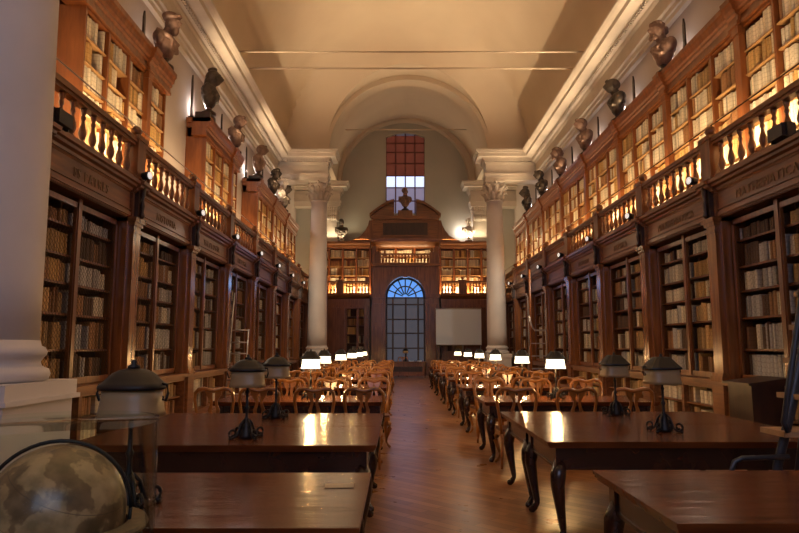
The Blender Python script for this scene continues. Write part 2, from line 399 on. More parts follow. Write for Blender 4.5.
# columns
def column(x, y, label, full=True):
    t = thing('column', label, 'column', (x, y, 0), 'tall stucco columns')
    b = MB(); b.box(x - .62, x + .62, y - .62, y + .62, 0, .25); b.box(x - .55, x + .55, y - .55, y + .55, .25, 1.03)
    b.box(x - .60, x + .60, y - .60, y + .60, 1.03, 1.07); b.box(x - .575, x + .575, y - .575, y + .575, 1.07, 1.2); b.build('pedestal', 'column', t)
    b = MB(); b.lathe([(.5, 1.2), (.535, 1.215), (.55, 1.26), (.535, 1.305), (.50, 1.32), (.475, 1.335), (.465, 1.37), (.485, 1.40), (.51, 1.43), (.515, 1.46), (.495, 1.50), (.465, 1.51), (.45, 1.56)], (x, y, 0), 48)
    b.build('base', 'column', t)
    b = MB(); pr = []
    for i in range(13):
        q = i / 12; pr.append((.445 - .085 * q ** 1.6, 1.55 + q * 6.68))
    pr += [(.40, 8.23), (.40, 8.29), (.36, 8.30)]
    b.lathe(pr, (x, y, 0), 48); b.build('shaft', 'column', t)
    # corinthian capital
    b = MB(); b.lathe([(.35, 8.44), (.36, 8.9), (.42, 9.2), (.46, 9.3)], (x, y, 0), 24)
    for tier, (z0, hh, r0, n, ph) in enumerate(((8.47, .36, .36, 10, 0), (8.70, .42, .37, 10, .5))):
        for i in range(n):
            a = 2 * PI * (i + ph) / n; dx, dy = math.cos(a), math.sin(a)
            pts = [(x + dx * (r0 + e), y + dy * (r0 + e), z0 + hh * q) for q, e in ((0, .0), (.4, .02), (.75, .06), (.95, .13), (1.0, .19), (.9, .23), (.8, .22))]
            b.tube(pts, [.07, .095, .095, .08, .065, .05, .03], 6, flat=.4)
    for i in range(4):
        a = PI / 4 + i * PI / 2; dx, dy = math.cos(a), math.sin(a)
        pts = []
        for q in range(12):
            tt = q / 11 * 2 * PI * 1.25; rr = .115 * (1 - q / 15)
            pts.append((x + dx * (.50 + rr * math.cos(tt)), y + dy * (.50 + rr * math.cos(tt)), 9.17 + rr * math.sin(tt)))
        b.tube(pts, .035, 6)
        for e in (-.3, .3):
            b.tube([(x + math.cos(a + e) * .38, y + math.sin(a + e) * .38, 8.95), (x + math.cos(a + e * .7) * .44, y + math.sin(a + e * .7) * .44, 9.15), (x + dx * .55, y + dy * .55, 9.27)], [.04, .04, .03], 6)
    b.lathe([(.40, 9.28), (.45, 9.33), (.45, 9.42)], (x, y, 0), 4, sq=True)
    for i in range(4):
        a = i * PI / 2; b.lathe([(.03, -.06), (.08, 0), (.03, .06)], (x + math.cos(a) * .47, y + math.sin(a) * .47, 9.32), 8)
    b.v = [(p[0], p[1], p[2] - .17) for p in b.v]; b.build('capital', 'stone', t)
column(-3.63, 5.72, 'huge pale column on stepped pedestal at the left edge behind the globe')
column(XC - 4.13, 30.03, 'slender far column with leafy capital left of the arched glass door')
column(XC + 4.13, 30.03, 'slender far column with leafy capital right of the projection screen')
# tie rods
for yy, zz, hw, lab in ((19.9, 10.92, 5.6, 'thin iron tie rod spanning the vault, nearer of the close pair'), (21.15, 10.92, 5.6, 'thin iron tie rod spanning the vault, farther of the close pair'),
                        (32.2, 12.55, 3.1, 'thin iron tie rod crossing the far arch above the window')):
    tag(MB().tube([(XC - hw, yy, zz), (XC + hw, yy, zz)], .03, 8).build('tie_rod', 'vault', origin=(XC, yy, zz)), lab, 'tie rod', 'iron tie rods')

# back window
b = MB(); ncol = 4; cw = (WX1 - WX0) / ncol
rows = [(9.0, 9.72, 'pane_dim'), (9.77, 10.5, 'pane_dim'), (10.55, 11.22, 'pane_day'), (11.22, 13.6, 'blind')]
for z0, z1, mm in rows:
    for i in range(ncol): b.box(WX0 + i * cw + .03, WX0 + (i + 1) * cw - .03, YB + .22, YB + .24, z0, z1, mm)
f = MB()
for i in range(ncol + 1): f.box(WX0 + i * cw - .035, WX0 + i * cw + .035, YB + .15, YB + .25, 9, 13.7)
for z in (9.0, 9.75, 10.53, 11.22, 11.95, 12.6, 13.15): f.box(WX0, WX1, YB + .16, YB + .24, z - .03, z + .03)
wf = struct(f, 'window_1', noisy('window_bars', (.12, .03, .02), (.16, .045, .03), .5)); b.build('pane', None, wf)

# ------------------------------------------------------------------ books collected here
BOOKS = []   # (plane, s, face, along, z, t, h, d, tint, tilt, where, order, row)
def row(kind, s, face, a0, a1, z, hmax, pal, where, rowname, dens=.97, tmin=.055, tmax=.11):
    a = a0 + .015; n = 0; run = random.random(); tint = random.choice(pal); hh = hmax * random.uniform(.84, .97); tt = random.uniform(tmin, tmax)
    while a < a1 - tmin:
        n += 1
        if random.random() < .22: tint = random.choice(pal); hh = hmax * random.uniform(.74, .97); tt = random.uniform(tmin, tmax)
        t = min(tt * random.uniform(.85, 1.15), a1 - a)
        if random.random() > dens: a += random.uniform(.08, .25); continue
        BOOKS.append((kind, s, face + random.uniform(0, .03), a + t / 2, z, t * .90, hh * random.uniform(.96, 1.02), .24, tint, where, n, rowname)); a += t
ROWN = ['bottom', 'second', 'third', 'fourth', 'fifth', 'top']

# ------------------------------------------------------------------ lower bookcases
def wire_mesh(b, X, y0, y1, z0, z1, step=.085, r=.0016):
    """diamond lattice of fine wires in the plane x = X"""
    W, Hh = y1 - y0, z1 - z0
    for sg in (1, -1):
        c = -Hh if sg == 1 else 0
        while c < (W if sg == 1 else W + Hh):
            # line: (y-y0) = c + sg*(z-z0)
            zs = sorted([(0 - c) * sg, (W - c) * sg]); za, zb = max(0, zs[0]), min(Hh, zs[1])
            if zb - za > .01:
                p, q = (X, y0 + c + sg * za, z0 + za), (X, y0 + c + sg * zb, z0 + zb)
                b.add([(X - r, p[1] - r, p[2]), (X + r, p[1] + r, p[2]), (X + r, q[1] + r, q[2]), (X - r, q[1] - r, q[2])], [(0, 1, 2, 3)])
            c += step
LZ = [.97, 1.47, 1.98, 2.42, 2.82, 3.26]
TXT = {(-1, -1): 'SS PATRES', (-1, 0): 'HISTORIA', (-1, 1): 'THEOLOGIA', (1, -1): 'MATHEMATICA', (1, 0): 'MATHEMATICA', (1, 1): 'PHYSICA', (1, 2): 'HISTORIA', (-1, 2): 'HISTORIA'}
def add_text(txt, s, yc, z, size, parent):
    cu = bpy.data.curves.new('t', 'FONT'); cu.body = txt; cu.size = size; cu.align_x = 'CENTER'; cu.extrude = .004; cu.resolution_u = 2
    cu.space_character = 1.25
    o = bpy.data.objects.new('t', cu); sc.collection.objects.link(o); bpy.context.view_layer.update()
    me = bpy.data.meshes.new_from_object(o.evaluated_get(bpy.context.evaluated_depsgraph_get())); bpy.data.objects.remove(o)
    X = XC + s * 4.968
    off = parent_loc(parent)
    for v in me.vertices:
        x, y, zz = v.co
        v.co = Vector((X - s * zz, yc - s * x, z + y)) - off
    me.materials.clear(); me.materials.append(M['gilt'])
    t = bpy.data.objects.new('lettering', me); sc.collection.objects.link(t); t.parent = parent
    t['label'] = 'dull gilt capital letters on the frieze'
def where_lower(s, k): return f'{SIDE[s]} lower bookcase ' + ('nearest the camera' if k <= -1 else ORD[k + 1] + ' from the camera')
def lower_bay(s, k):
    u = U(s); ya, yb = Yk(k), Yk(k + 1); yc = (ya + yb) / 2
    desc = {(-1): 'mostly behind the pale column' if s < 0 else 'at the right edge behind the library steps'}.get(k, ORD[k + 1] + ' from the camera')
    t = thing('bookcase', f'lower wire-doored bookcase on the {SIDE[s]} wall, {desc}', 'bookcase', (u(5.4), yc, 0), f'lower bookcases on the {SIDE[s]} wall')
    # carcass
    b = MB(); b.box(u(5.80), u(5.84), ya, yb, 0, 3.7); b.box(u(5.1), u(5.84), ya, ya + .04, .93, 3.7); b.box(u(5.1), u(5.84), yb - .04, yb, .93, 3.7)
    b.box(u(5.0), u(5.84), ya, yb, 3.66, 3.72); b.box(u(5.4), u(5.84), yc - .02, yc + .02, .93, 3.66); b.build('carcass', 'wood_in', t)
    for z in LZ: MB().box(u(5.21), u(5.80), ya + .04, yb - .04, z - .035, z).build('shelf', 'wood', t)
    # pilaster at the near end
    b = MB(); b.box(u(4.90), u(5.4), ya - .15, ya + .15, .93, 3.66)
    for z0, z1, o in ((.93, 1.02, .05), (1.02, 1.07, .03), (3.42, 3.46, .02), (3.54, 3.60, .03), (3.60, 3.68, .06)):
        b.box(u(4.90 - o), u(5.4), ya - .15 - o, ya + .15 + o, z0, z1)
    b.box(u(4.99), u(5.4), ya + .15, ya + .21, .97, 3.66); b.box(u(4.99), u(5.4), ya - .21, ya - .15, .97, 3.66)
    b.build('pilaster', 'pilaster', t)
    # console bracket over the pilaster
    b = MB(); b.box(u(4.86), u(5.0), ya - .10, ya + .10, 3.70, 4.22)
    b.lathe([(.02, 3.68), (.05, 3.72), (.03, 3.80), (.045, 3.9), (.02, 4.0), (.05, 4.1), (.06, 4.22)], (u(4.83), ya, 0), 8)
    b.build('console', 'wood_dark', t)
    # doors
    for q, (d0, d1) in enumerate(((ya + .24, yc), (yc, yb - .24))):
        b = MB(); z0, z1 = .97, 3.60; X0, X1 = u(5.13), u(5.17)
        b.box(X0, X1, d0, d0 + .075, z0, z1); b.box(X0, X1, d1 - .075, d1, z0, z1)
        b.box(X0, X1, d0, d1, z0, z0 + .09); b.box(X0, X1, d0, d1, z1 - .08, z1)
        d = b.build('door', 'wood', t)
        if k <= 3:
            b = MB(); wire_mesh(b, u(5.15), d0 + .075, d1 - .075, z0 + .09, z1 - .08); b.build('wire_mesh', 'wire', d)
    b = MB(); b.box(u(5.11), u(5.19), yc - .05, yc + .05, .97, 3.66); b.build('centre_stile', 'wood', t)
    # base cabinet with open book recess
    b = MB(); b.box(u(4.86), u(5.84), ya, yb, .88, .95); b.box(u(4.90), u(5.84), ya, yb, 0, .12); b.box(u(4.92), u(5.84), ya - .25, ya + .25, .12, .88); b.box(u(4.86), u(5.0), ya - .19, ya + .19, 0, .88)
    b.box(u(4.92), u(5.0), ya, yb, .80, .88); b.box(u(4.95), u(5.05), yc - .05, yc + .05, .12, .88); b.box(u(5.0), u(5.8), ya, yb, .46, .49)
    b.build('base_cabinet', 'wood_y', t)
    # frieze
    b = MB(); b.box(u(4.98), u(5.2), ya, yb, 3.68, 4.12); b.box(u(4.95), u(5.0), ya, yb, 3.70, 3.76); b.box(u(4.955), u(5.0), ya, yb, 3.80, 3.82); b.box(u(4.93), u(5.1), ya - .17, ya + .17, 3.68, 4.12)
    fr = b.build('frieze', 'wood_y', t)
    if (s, k) in TXT: add_text(TXT[(s, k)], s, yc, 3.87, .20, fr)
    # books
    wh = where_lower(s, k)
    tan = [2, 6, 6, 2, 3, 1] if s > 0 else [3, 6, 2, 3, 6, 3]; gry_refl = [5, 4, 5, 1, 4, 3]  # far-door books greyer: cool reflection on the doors put into their tints
    for i, z in enumerate(LZ):
        hm = (LZ + [3.66])[i + 1] - z - .06 - (.10 if i == 5 else 0)
        row('S', s, 5.24, ya + .26, yc - .04, z, hm, tan, 'near door, ' + wh, ROWN[i], .97, .045, .09)
        row('S', s, 5.24, yc + .04, yb - .26, z, hm, gry_refl, 'far door, ' + wh, ROWN[i], .97, .045, .09)
    if k <= 2:
        for z in (.12, .49): row('S', s, 5.08, ya + .27, yb - .27, z, .33 if z < .4 else .30, [1, 6, 3, 0], 'base of ' + wh, 'bottom' if z < .4 else 'upper', .9)
for s in (-1, 1):
    for k in range(-1, 7): lower_bay(s, k)
    u = U(s)
    b = MB(); b.box(u(4.95), u(5.84), Yk(7), 35.2, 0, 4.09); b.box(u(4.9), u(5.84), Yk(7), 35.2, 0, .95)
    tag(b.build('wall_panelling', 'wood', origin=(u(5.4), 34, 0)), f'plain walnut panelling in the far {SIDE[s]} corner behind the column', 'panelling')

# gallery cornice and walkway, one continuous run per side
GPROF = [(5.2, 4.10), (4.97, 4.10), (4.95, 4.13), (4.93, 4.13), (4.92, 4.17), (4.86, 4.19), (4.85, 4.23), (4.80, 4.24), (4.79, 4.29), (4.84, 4.31), (4.86, 4.33), (5.2, 4.33)]
for s in (-1, 1):
    u = U(s)
    t = thing('gallery', f'long walnut gallery ledge running over the {SIDE[s]} lower bookcases', 'gallery', (u(5.2), 20, 4.1))
    b = MB(); b.prism(GPROF, lambda a, c, d: (u(a), d, c), 7.0, 35.2)
    for k in range(-1, 8): b.prism([(a - .06, c) for a, c in GPROF], lambda a, c, d: (u(a), d, c), Yk(k) - .2, Yk(k) + .2)
    b.build('cornice', 'wood_y', t)
    MB().box(u(5.15), u(6.14), 7, 35.2, 4.26, 4.33).build('walkway', 'wood_y', t)

# balustrades
BPR = [(.045, 0), (.045, .03), (.025, .05), (.04, .08), (.06, .15), (.052, .21), (.026, .30), (.022, .34), (.036, .37), (.036, .40), (.024, .42), (.045, .49), (.045, .53)]
bal0 = MB().lathe(BPR, (0, 0, 0), 10).build('baluster', 'wood'); BALM = bal0.data; bpy.data.objects.remove(bal0)
BALBIG = BALM
def baluster(parent, loc):
    o = bpy.data.objects.new('baluster', BALM); sc.collection.objects.link(o); o.parent = parent; o.location = Vector(loc) - parent_loc(parent)
def pedestal(t, x0, x1, y0, y1, cx, cy, z0=4.33):
    b = MB(); b.box(x0, x1, y0, y1, z0, z0 + .77); b.box(x0 - .02, x1 + .02, y0 - .02, y1 + .02, z0, z0 + .07); b.box(x0 - .025, x1 + .025, y0 - .025, y1 + .025, z0 + .70, z0 + .78)
    p = b.build('pedestal', 'wood', t)
    b = MB(); zz = z0 + .78
    b.lathe([(.03, zz), (.035, zz + .03)] + [(.095 * math.sin(PI * i / 10), zz + .115 - .095 * math.cos(PI * i / 10)) for i in range(1, 10)] + [(.01, zz + .215)], (cx, cy, 0), 14)
    b.build('ball_finial', 'wood', p)
for s in (-1, 1):
    u = U(s)
    for k in range(-1, 7):
        ya, yb = Yk(k) + .17, Yk(k + 1) - .17
        kind = 'turned balusters' if k < 3 else 'solid panel'
        t = thing('balustrade', f'{SIDE[s]} gallery balustrade section with {kind} and ball finial, {ORD[k + 1]} from the camera', 'balustrade', (u(5.0), Yk(k), 4.33), f'balustrade sections of the {SIDE[s]} gallery')
        pedestal(t, min(u(4.88), u(5.12)), max(u(4.88), u(5.12)), Yk(k) - .17, Yk(k) + .17, u(5.0), Yk(k))
        MB().box(u(4.93), u(5.07), ya, yb, 4.33, 4.40).build('base_rail', 'wood_y', t)
        b = MB(); b.box(u(4.93), u(5.07), ya, yb, 4.93, 4.98); b.box(u(4.90), u(5.10), ya, yb, 4.98, 5.06); b.build('hand_rail', 'wood_y', t)
        if k < 3:
            n = 9
            for i in range(n): baluster(t, (u(5.0), ya + (i + .5) * (yb - ya) / n, 4.40))
        else:
            b = MB(); b.box(u(4.97), u(5.03), ya, yb, 4.40, 4.80); b.box(u(4.94), u(4.97), ya + .15, yb - .15, 4.46, 4.49); b.box(u(4.94), u(4.97), ya + .15, yb - .15, 4.72, 4.75)
            for i in range(22): b.box(u(4.97), u(5.03), ya + i * (yb - ya) / 22, ya + (i + .35) * (yb - ya) / 22, 4.80, 4.93)
            b.build('panel', 'wood', t)
    tag(MB().tube([(u(5.0), 7, 5.32), (u(5.0), 33, 5.32)], .012, 6).build('safety_rail', 'alu' if s < 0 else 'wood_dark', origin=(u(5.0), 7, 5.32)), f'thin metal safety rail over the ball finials of the {SIDE[s]} gallery', 'rail')
# small spotlights clipped to the gallery cornice beside each pedestal
def make_spot():
    t = thing('spotlight', 'x', 'spotlight', (0, 0, 0))
    MB().box(-.03, .03, -.03, .03, 0, .02).build('foot', 'black', t)
    MB().tube([(0, 0, .02), (0, 0, .08)], .012, 6).build('bracket', 'black', t)
    h = MB().lathe([(.035, -.09), (.06, -.07), (.075, .03), (.08, .09)], (0, 0, .12), 12, axis='y').build('housing', 'black', t)
    MB().lathe([(.065, .091), (.05, .10)], (0, 0, .12), 12, axis='y').build('lens', 'lens', h)
    return t
spot0 = make_spot(); used = False
for s in (-1, 1):
    u = U(s)
    for k in range(0, 7):
        lab = f'small black spotlight with pale lens on the {SIDE[s]} gallery ledge, {ORD[k]} from the camera'
        loc = (u(4.81), Yk(k) + (.36 if s > 0 else .02), 4.315); rz = PI * .62 * s
        if k in (0,): rz = PI * .6 * s
        l = bpy.data.lights.new('spot_beam', 'SPOT'); l.energy = P_SPOT if k < 5 else (P_SPOT * .9 if k == 5 else 0); l.color = (1, .80, .58); l.spot_size = 2.3; l.spot_blend = .9; l.shadow_soft_size = .02
        lo = bpy.data.objects.new('spot_beam', l); sc.collection.objects.link(lo); lo.location = (loc[0] - s * .14, loc[1], loc[2] + .10); lo.rotation_euler = Vector((-s * 1.0, -.1, -.75) if k < 5 else (-s * .5, 1, -.28)).to_track_quat('-Z', 'Y').to_euler()
        if not used: spot0.location = loc; spot0.rotation_euler = (0, 0, rz); spot0['label'] = lab; spot0['group'] = 'gallery spotlights'; used = True
        else: dup(spot0, loc, rz, lab, 'gallery spotlights')
b = MB(); b.box(-.17, .17, -.1, .1, .02, .2); b.box(-.2, -.17, -.04, .04, 0, .2); b.box(.17, .2, -.04, .04, 0, .2)
fl = b.build('floodlight', 'black'); fl.location = (U(-1)(4.83), 8.1, 4.315); fl.rotation_euler = (0, 0, PI / 2)
tag(fl, 'black box floodlight on the left gallery ledge beside the near column', 'floodlight')
fr_ = fl.copy(); sc.collection.objects.link(fr_); fr_.location = (U(1)(4.83), 8.65, 4.315); fr_['label'] = 'black box floodlight on the right gallery ledge near the picture edge'

# ------------------------------------------------------------------ upper bookcases
UZ = [4.42, 4.88, 5.33, 5.79, 6.22, 6.65]; UT = 7.13
UPROF = [(5.95, 7.13), (5.56, 7.13), (5.56, 7.20), (5.58, 7.21), (5.58, 7.30), (5.54, 7.33), (5.54, 7.38), (5.50, 7.41), (5.48, 7.50), (5.45, 7.53), (5.44, 7.62), (5.95, 7.62)]
def upper_case(s, y0, y1, divs, pil, label, where, pal):
    u = U(s)
    t = thing('bookcase', label, 'bookcase', (u(5.8), (y0 + y1) / 2, 4.33), f'upper bookcases of the {SIDE[s]} gallery')
    b = MB(); b.box(u(5.98), u(6.02), y0 + .03, y1 - .03, 4.33, 7.13); b.box(u(5.60), u(6.145), y0, y0 + .05, 4.33, 7.5); b.box(u(5.62), u(6.145), y1 - .05, y1, 4.33, 7.13)
    b.box(u(5.605), u(6.0), y0 + .02, y1 - .02, 7.08, 7.14); b.build('carcass', 'wood_up', t)
    MB().box(u(5.60), u(6.0), y0, y1, 4.33, 4.42).build('plinth', 'wood_up', t)
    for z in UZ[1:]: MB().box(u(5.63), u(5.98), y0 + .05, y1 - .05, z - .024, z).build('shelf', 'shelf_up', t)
    b = MB()
    for d in divs: b.box(u(5.60), u(5.98), d - .03, d + .03, 4.33, 7.13)
    b.build('divider', 'wood_up', t)
    for d in pil:
        b = MB(); b.box(u(5.55), u(5.66), d - .1, d + .1, 4.33, 7.13); b.box(u(5.53), u(5.66), d - .12, d + .12, 6.98, 7.13); b.box(u(5.53), u(5.66), d - .12, d + .12, 4.33, 4.45)
        b.build('pilaster', 'wood_up', t)
    b = MB(); b.prism(UPROF, lambda a, c, d: (u(a), d, c), y0 - (.14 if s < 0 else 0), y1 + (.14 if s < 0 else 0))
    if s < 0: b.box(u(5.44), u(6.12), y0 - .14, y0, 7.50, 7.62); b.box(u(5.5), u(6.12), y0 - .08, y0, 7.38, 7.50)
    else: b.box(u(5.94), u(6.12), y0, y1, 7.5, 7.62)
    b.box(u(5.94), u(6.12), y0, y1, 7.13, 7.62)
    for d in pil: b.prism([(a - .06 if a < 5.9 else a, c) for a, c in UPROF], lambda a, c, dd: (u(a), dd, c), d - .16, d + .16)
    b.build('cornice', 'wood_up', t)
    edges = sorted([y0 + .05, y1 - .05] + list(divs) + list(pil))
    for i in range(len(edges) - 1):
        a0, a1 = edges[i] + .05, edges[i + 1] - .05
        if a1 - a0 < .15: continue
        for j, z in enumerate(UZ):
            hm = (UZ + [UT])[j + 1] - z - .035
            row('S', s, 5.635, a0, a1, z, hm, pal, f'{ORD[i]} section, {where}', ROWN[j], .985, .045, .085)
VEL = [0, 0, 0, 1, 1, 6, 2, 3]
for k in range(-1, 7):
    ya, yb = Yk(k), Yk(k + 1)
    upper_case(1, ya, yb, [ya + BAY / 3, ya + 2 * BAY / 3], [ya + .0], f'upper bookcase full of pale vellum books on the right gallery, {ORD[k + 1]} from the camera',
               'right upper bookcase ' + ('nearest camera' if k < 0 else ORD[k + 1] + ' from camera'), VEL)
for i, (a, bb, nm) in enumerate(((10.15, 13.95, 'nearest the camera'), (16.95, 20.5, 'the middle one between pale wall gaps'))):
    upper_case(-1, a, bb, [a + .9, a + 1.8], [a + 2.7], f'free-standing upper bookcase on the left gallery, {nm}', f'left upper bookcase {ORD[i]} from camera', VEL)
for i in range(3):
    a = 23.3 + i * 3.1
    upper_case(-1, a, a + 3.1, [a + 1.03, a + 2.06], [a + .05], f'upper bookcase on the left gallery in the far run, {["first", "second", "last"][i]} section going away', f'left upper bookcase {ORD[i + 2]} from camera', VEL)

# ------------------------------------------------------------------ back wall joinery
def back_case(x0, x1, side):
    t = thing('bookcase', f'two-storey walnut bookcase on the end wall {side} of the arched glass door', 'bookcase', ((x0 + x1) / 2, 35.4, 0), 'end wall bookcases')
    yf = 35.2; xm = (x0 + x1) / 2
    dx0, dx1 = (x0 + .45, x1 - .35) if side == 'left' else (x0 + .35, x1 - .45)
    # lower storey: panelled wood around a glazed double door
    ca, cb = (-2.75, -1.5) if side == 'left' else (2.4, 3.65)
    b = MB(); b.box(x0, ca, yf, 36, 0, 4.1); b.box(cb, x1, yf, 36, 0, 4.1); b.box(ca, cb, yf, 36, 0, 1.2); b.box(ca, cb, yf, 36, 3.62, 4.1); b.box(x0, x1, yf - .06, yf, 0, .9)
    for p in (x0 + .12, ca - .28, cb + .1, x1 - .3): b.box(p, p + .2, yf - .06, yf, .9, 3.68)
    b.box(x0, x1, yf - .04, yf, 3.62, 3.74); b.build('panelling', 'wood', t)
    b = MB(); b.box(ca, cb, 35.75, 35.8, 1.2, 3.62); b.build('back_board', 'wood_in', t)
    for i in range(5): MB().box(ca, cb, yf + .15, 35.75, 1.2 + i * .48, 1.23 + i * .48).build('shelf', 'wood', t)
    for a0, a1 in ((ca, (ca + cb) / 2), ((ca + cb) / 2, cb)):
        b = MB(); b.box(a0, a0 + .06, yf, yf + .04, 1.2, 3.62); b.box(a1 - .06, a1, yf, yf + .04, 1.2, 3.62); b.box(a0, a1, yf, yf + .04, 1.2, 1.28); b.box(a0, a1, yf, yf + .04, 3.55, 3.62)
        b.build('door', 'wood', t)
    for i in range(5): row('B', 0, yf + .18, ca + .04, cb - .04, 1.23 + i * .48, .42, [3, 6, 1, 4], f'glazed lower case {side} of end door', ROWN[i], .9)
    # upper storey
    b = MB(); b.prism([(yf, 4.1), (yf - .12, 4.15), (yf - .18, 4.24), (yf - .2, 4.33), (36, 4.33), (36, 4.1)], lambda a, c, d: (d, a, c), x0, x1); b.build('ledge', 'wood_x', t)
    yu = 35.5
    b = MB(); b.box(x0, x1, 35.9, 35.95, 4.33, 7.2); b.box(x0, x1, yu, 35.95, 6.88, 6.95)
    nd = 4; ed = [x0 + i * (x1 - x0) / nd for i in range(nd + 1)]
    for e in ed: b.box(e - .05, e + .05, yu - .03, 35.9, 4.33, 6.9)
    b.build('upper_frame', 'wood_up', t)
    for z in (4.42, 4.9, 5.4, 5.9, 6.4): MB().box(x0, x1, yu, 35.9, z - .03, z).build('shelf', 'shelf_up', t)
    for j, z in enumerate((4.42, 4.9, 5.4, 5.9, 6.4)):
        for i in range(nd): row('B', 0, yu + .04, ed[i] + .06, ed[i + 1] - .06, z, .43, VEL, f'{ORD[i]} section of upper end wall case {side} of door', ROWN[j], .97, .05, .1)
    b = MB(); b.prism([(yu, 6.92), (yu - .05, 7.0), (yu - .08, 7.1), (yu - .2, 7.15), (yu - .22, 7.27), (36, 7.27), (36, 6.92)], lambda a, c, d: (d, a, c), x0, x1); b.build('cornice', 'wood_x', t)
    t2 = thing('balustrade', f'short gallery balustrade on the end wall {side} of the arched door', 'balustrade', (xm, yf - .08, 4.33), 'end wall balustrades')
    px = (-2.85, -1.62) if side == 'left' else (2.52, 3.75)
    b = MB(); b.box(x0, x1, yf - .14, yf - .02, 4.33, 4.4); b.build('base_rail', 'wood_x', t2)
    b = MB(); b.box(x0, x1, yf - .15, yf - .01, 4.95, 5.06); b.build('hand_rail', 'wood_x', t2)
    pc = -3.1 if side == 'left' else 3.55
    for pcx in (pc,): pedestal(t2, pcx - .2, pcx + .2, yf - .2, yf + .02, pcx, yf - .09)
    n = int((x1 - x0) / .16)
    for i in range(n):
        xx = x0 + .08 + i * (x1 - x0 - .16) / (n - 1)
        if abs(xx - pc) > .27: baluster(t2, (xx, yf - .08, 4.40))
back_case(XC - 4.95, -1.48, 'left'); back_case(2.38, XC + 4.95, 'right')
# portal: piers, arch, balcony, attic and curved broken pediment
t = thing('portal', 'carved walnut portal with balcony and broken pediment around the arched door', 'portal', (.45, 35.2, 0))
cx = .45; yf = 34.75; R = 1.06; zs = 4.2
for sx in (-1, 1):
    b = MB(); b.box(cx + sx * 1.06, cx + sx * 1.8, yf, 36, 0, 4.1); b.box(cx + sx * 1.25, cx + sx * 1.65, yf - .1, yf, .9, 3.8); b.box(cx + sx * 1.1, cx + sx * 1.8, yf - .14, yf, 0, .9)
    b.box(cx + sx * 1.2, cx + sx * 1.7, yf - .13, yf, 3.8, 4.1); b.box(cx + sx * 1.06, cx + sx * 1.85, yf - .2, yf, 4.1, 4.3)
    b.build('pier', 'wood', t)
N = 24
poly = [(cx + 1.8, 4.1)] + [(cx + R * math.cos(PI * i / N), zs + R * math.sin(PI * i / N)) for i in range(N + 1)] + [(cx - 1.8, 4.1), (cx - 1.8, 5.9), (cx + 1.8, 5.9)]
poly.insert(1, (cx + R, 4.1)); poly.insert(-3, (cx - R, 4.1))
b = MB(); b.prism(poly, lambda a, c, d: (a, d, c), yf, 36); b.build('arch_front', 'wood', t)
poly = [(cx + 1.3 * math.cos(PI * i / N), zs + 1.3 * math.sin(PI * i / N)) for i in range(N + 1)] + [(cx + 1.08 * math.cos(PI * i / N), zs + 1.08 * math.sin(PI * i / N)) for i in range(N, -1, -1)]
b = MB(); b.prism(poly, lambda a, c, d: (a, d, c), yf - .1, yf)
b.box(cx - .12, cx + .12, yf - .16, yf, 5.2, 5.75); b.build('archivolt', 'wood', t)
b = MB(); b.box(cx - 1.85, cx + 1.85, yf - .2, 36, 5.82, 5.95); b.box(cx - 1.3, cx + 1.3, yf - .15, yf - .02, 5.95, 6.0); b.box(cx - 1.3, cx + 1.3, yf - .16, yf - .01, 6.42, 6.5)
b.build('balcony', 'wood_x', t)
for sx in (-1, 1):
    b = MB(); b.box(cx + sx * 1.3, cx + sx * 1.55, yf - .2, yf + .02, 5.95, 6.55); b.box(cx + sx * 1.55, cx + sx * 1.8, yf - .02, 35.9, 5.9, 6.9)
    b.lathe([(.03, 6.55), (.1, 6.65), (.1, 6.72), (.03, 6.8)], (cx + sx * 1.42, yf - .09, 0), 10); b.build('pedestal', 'wood', t)
for i in range(15):
    o = bpy.data.objects.new('baluster', BALM); sc.collection.objects.link(o); o.parent = t; o.location = Vector((cx - 1.2 + i * 2.4 / 14, yf - .08, 5.99)) - t.location; o.scale = (1, 1, .82)
b = MB(); b.box(cx - 1.56, cx + 1.56, 35.9, 35.95, 5.95, 6.9)
for e in (-.52, .52): b.box(cx + e - .06, cx + e + .06, 35.4, 35.9, 5.95, 6.9)
b.box(cx - 1.56, cx + 1.56, 35.45, 35.9, 6.42, 6.45); b.build('shelf', 'wood_up', t)
for z in (5.97, 6.45): row('B', 0, 35.5, cx - 1.5, cx + 1.5, z, .40, VEL, 'balcony case above the arched end door', 'bottom' if z < 6 else 'top', .97, .05, .1)
b = MB(); b.prism([(yf + .2, 6.9), (yf + .1, 7.0), (yf, 7.12), (yf - .1, 7.15), (yf - .12, 7.3), (36, 7.3), (36, 6.9)], lambda a, c, d: (d, a, c), cx - 1.86, cx + 1.86); b.build('cornice', 'wood_x', t)
b = MB(); b.box(cx - 1.75, cx + 1.75, 35.0, 35.9, 7.3, 8.45); b.box(cx - 1.3, cx + 1.3, 34.94, 35.0, 7.5, 7.56); b.box(cx - 1.3, cx + 1.3, 34.94, 35.0, 8.24, 8.3); b.box(cx - 1.3, cx - 1.22, 34.94, 35, 7.5, 8.3); b.box(cx + 1.22, cx + 1.3, 34.94, 35, 7.5, 8.3)
b.box(cx - 1.85, cx + 1.85, 34.85, 35.9, 8.42, 8.62); b.build('attic', 'wood_x', t)
MB().box(cx - 1.22, cx + 1.22, 34.96, 35.0, 7.56, 8.24).build('dark_panel', 'wood_dark', t, label='near-black inscription panel')
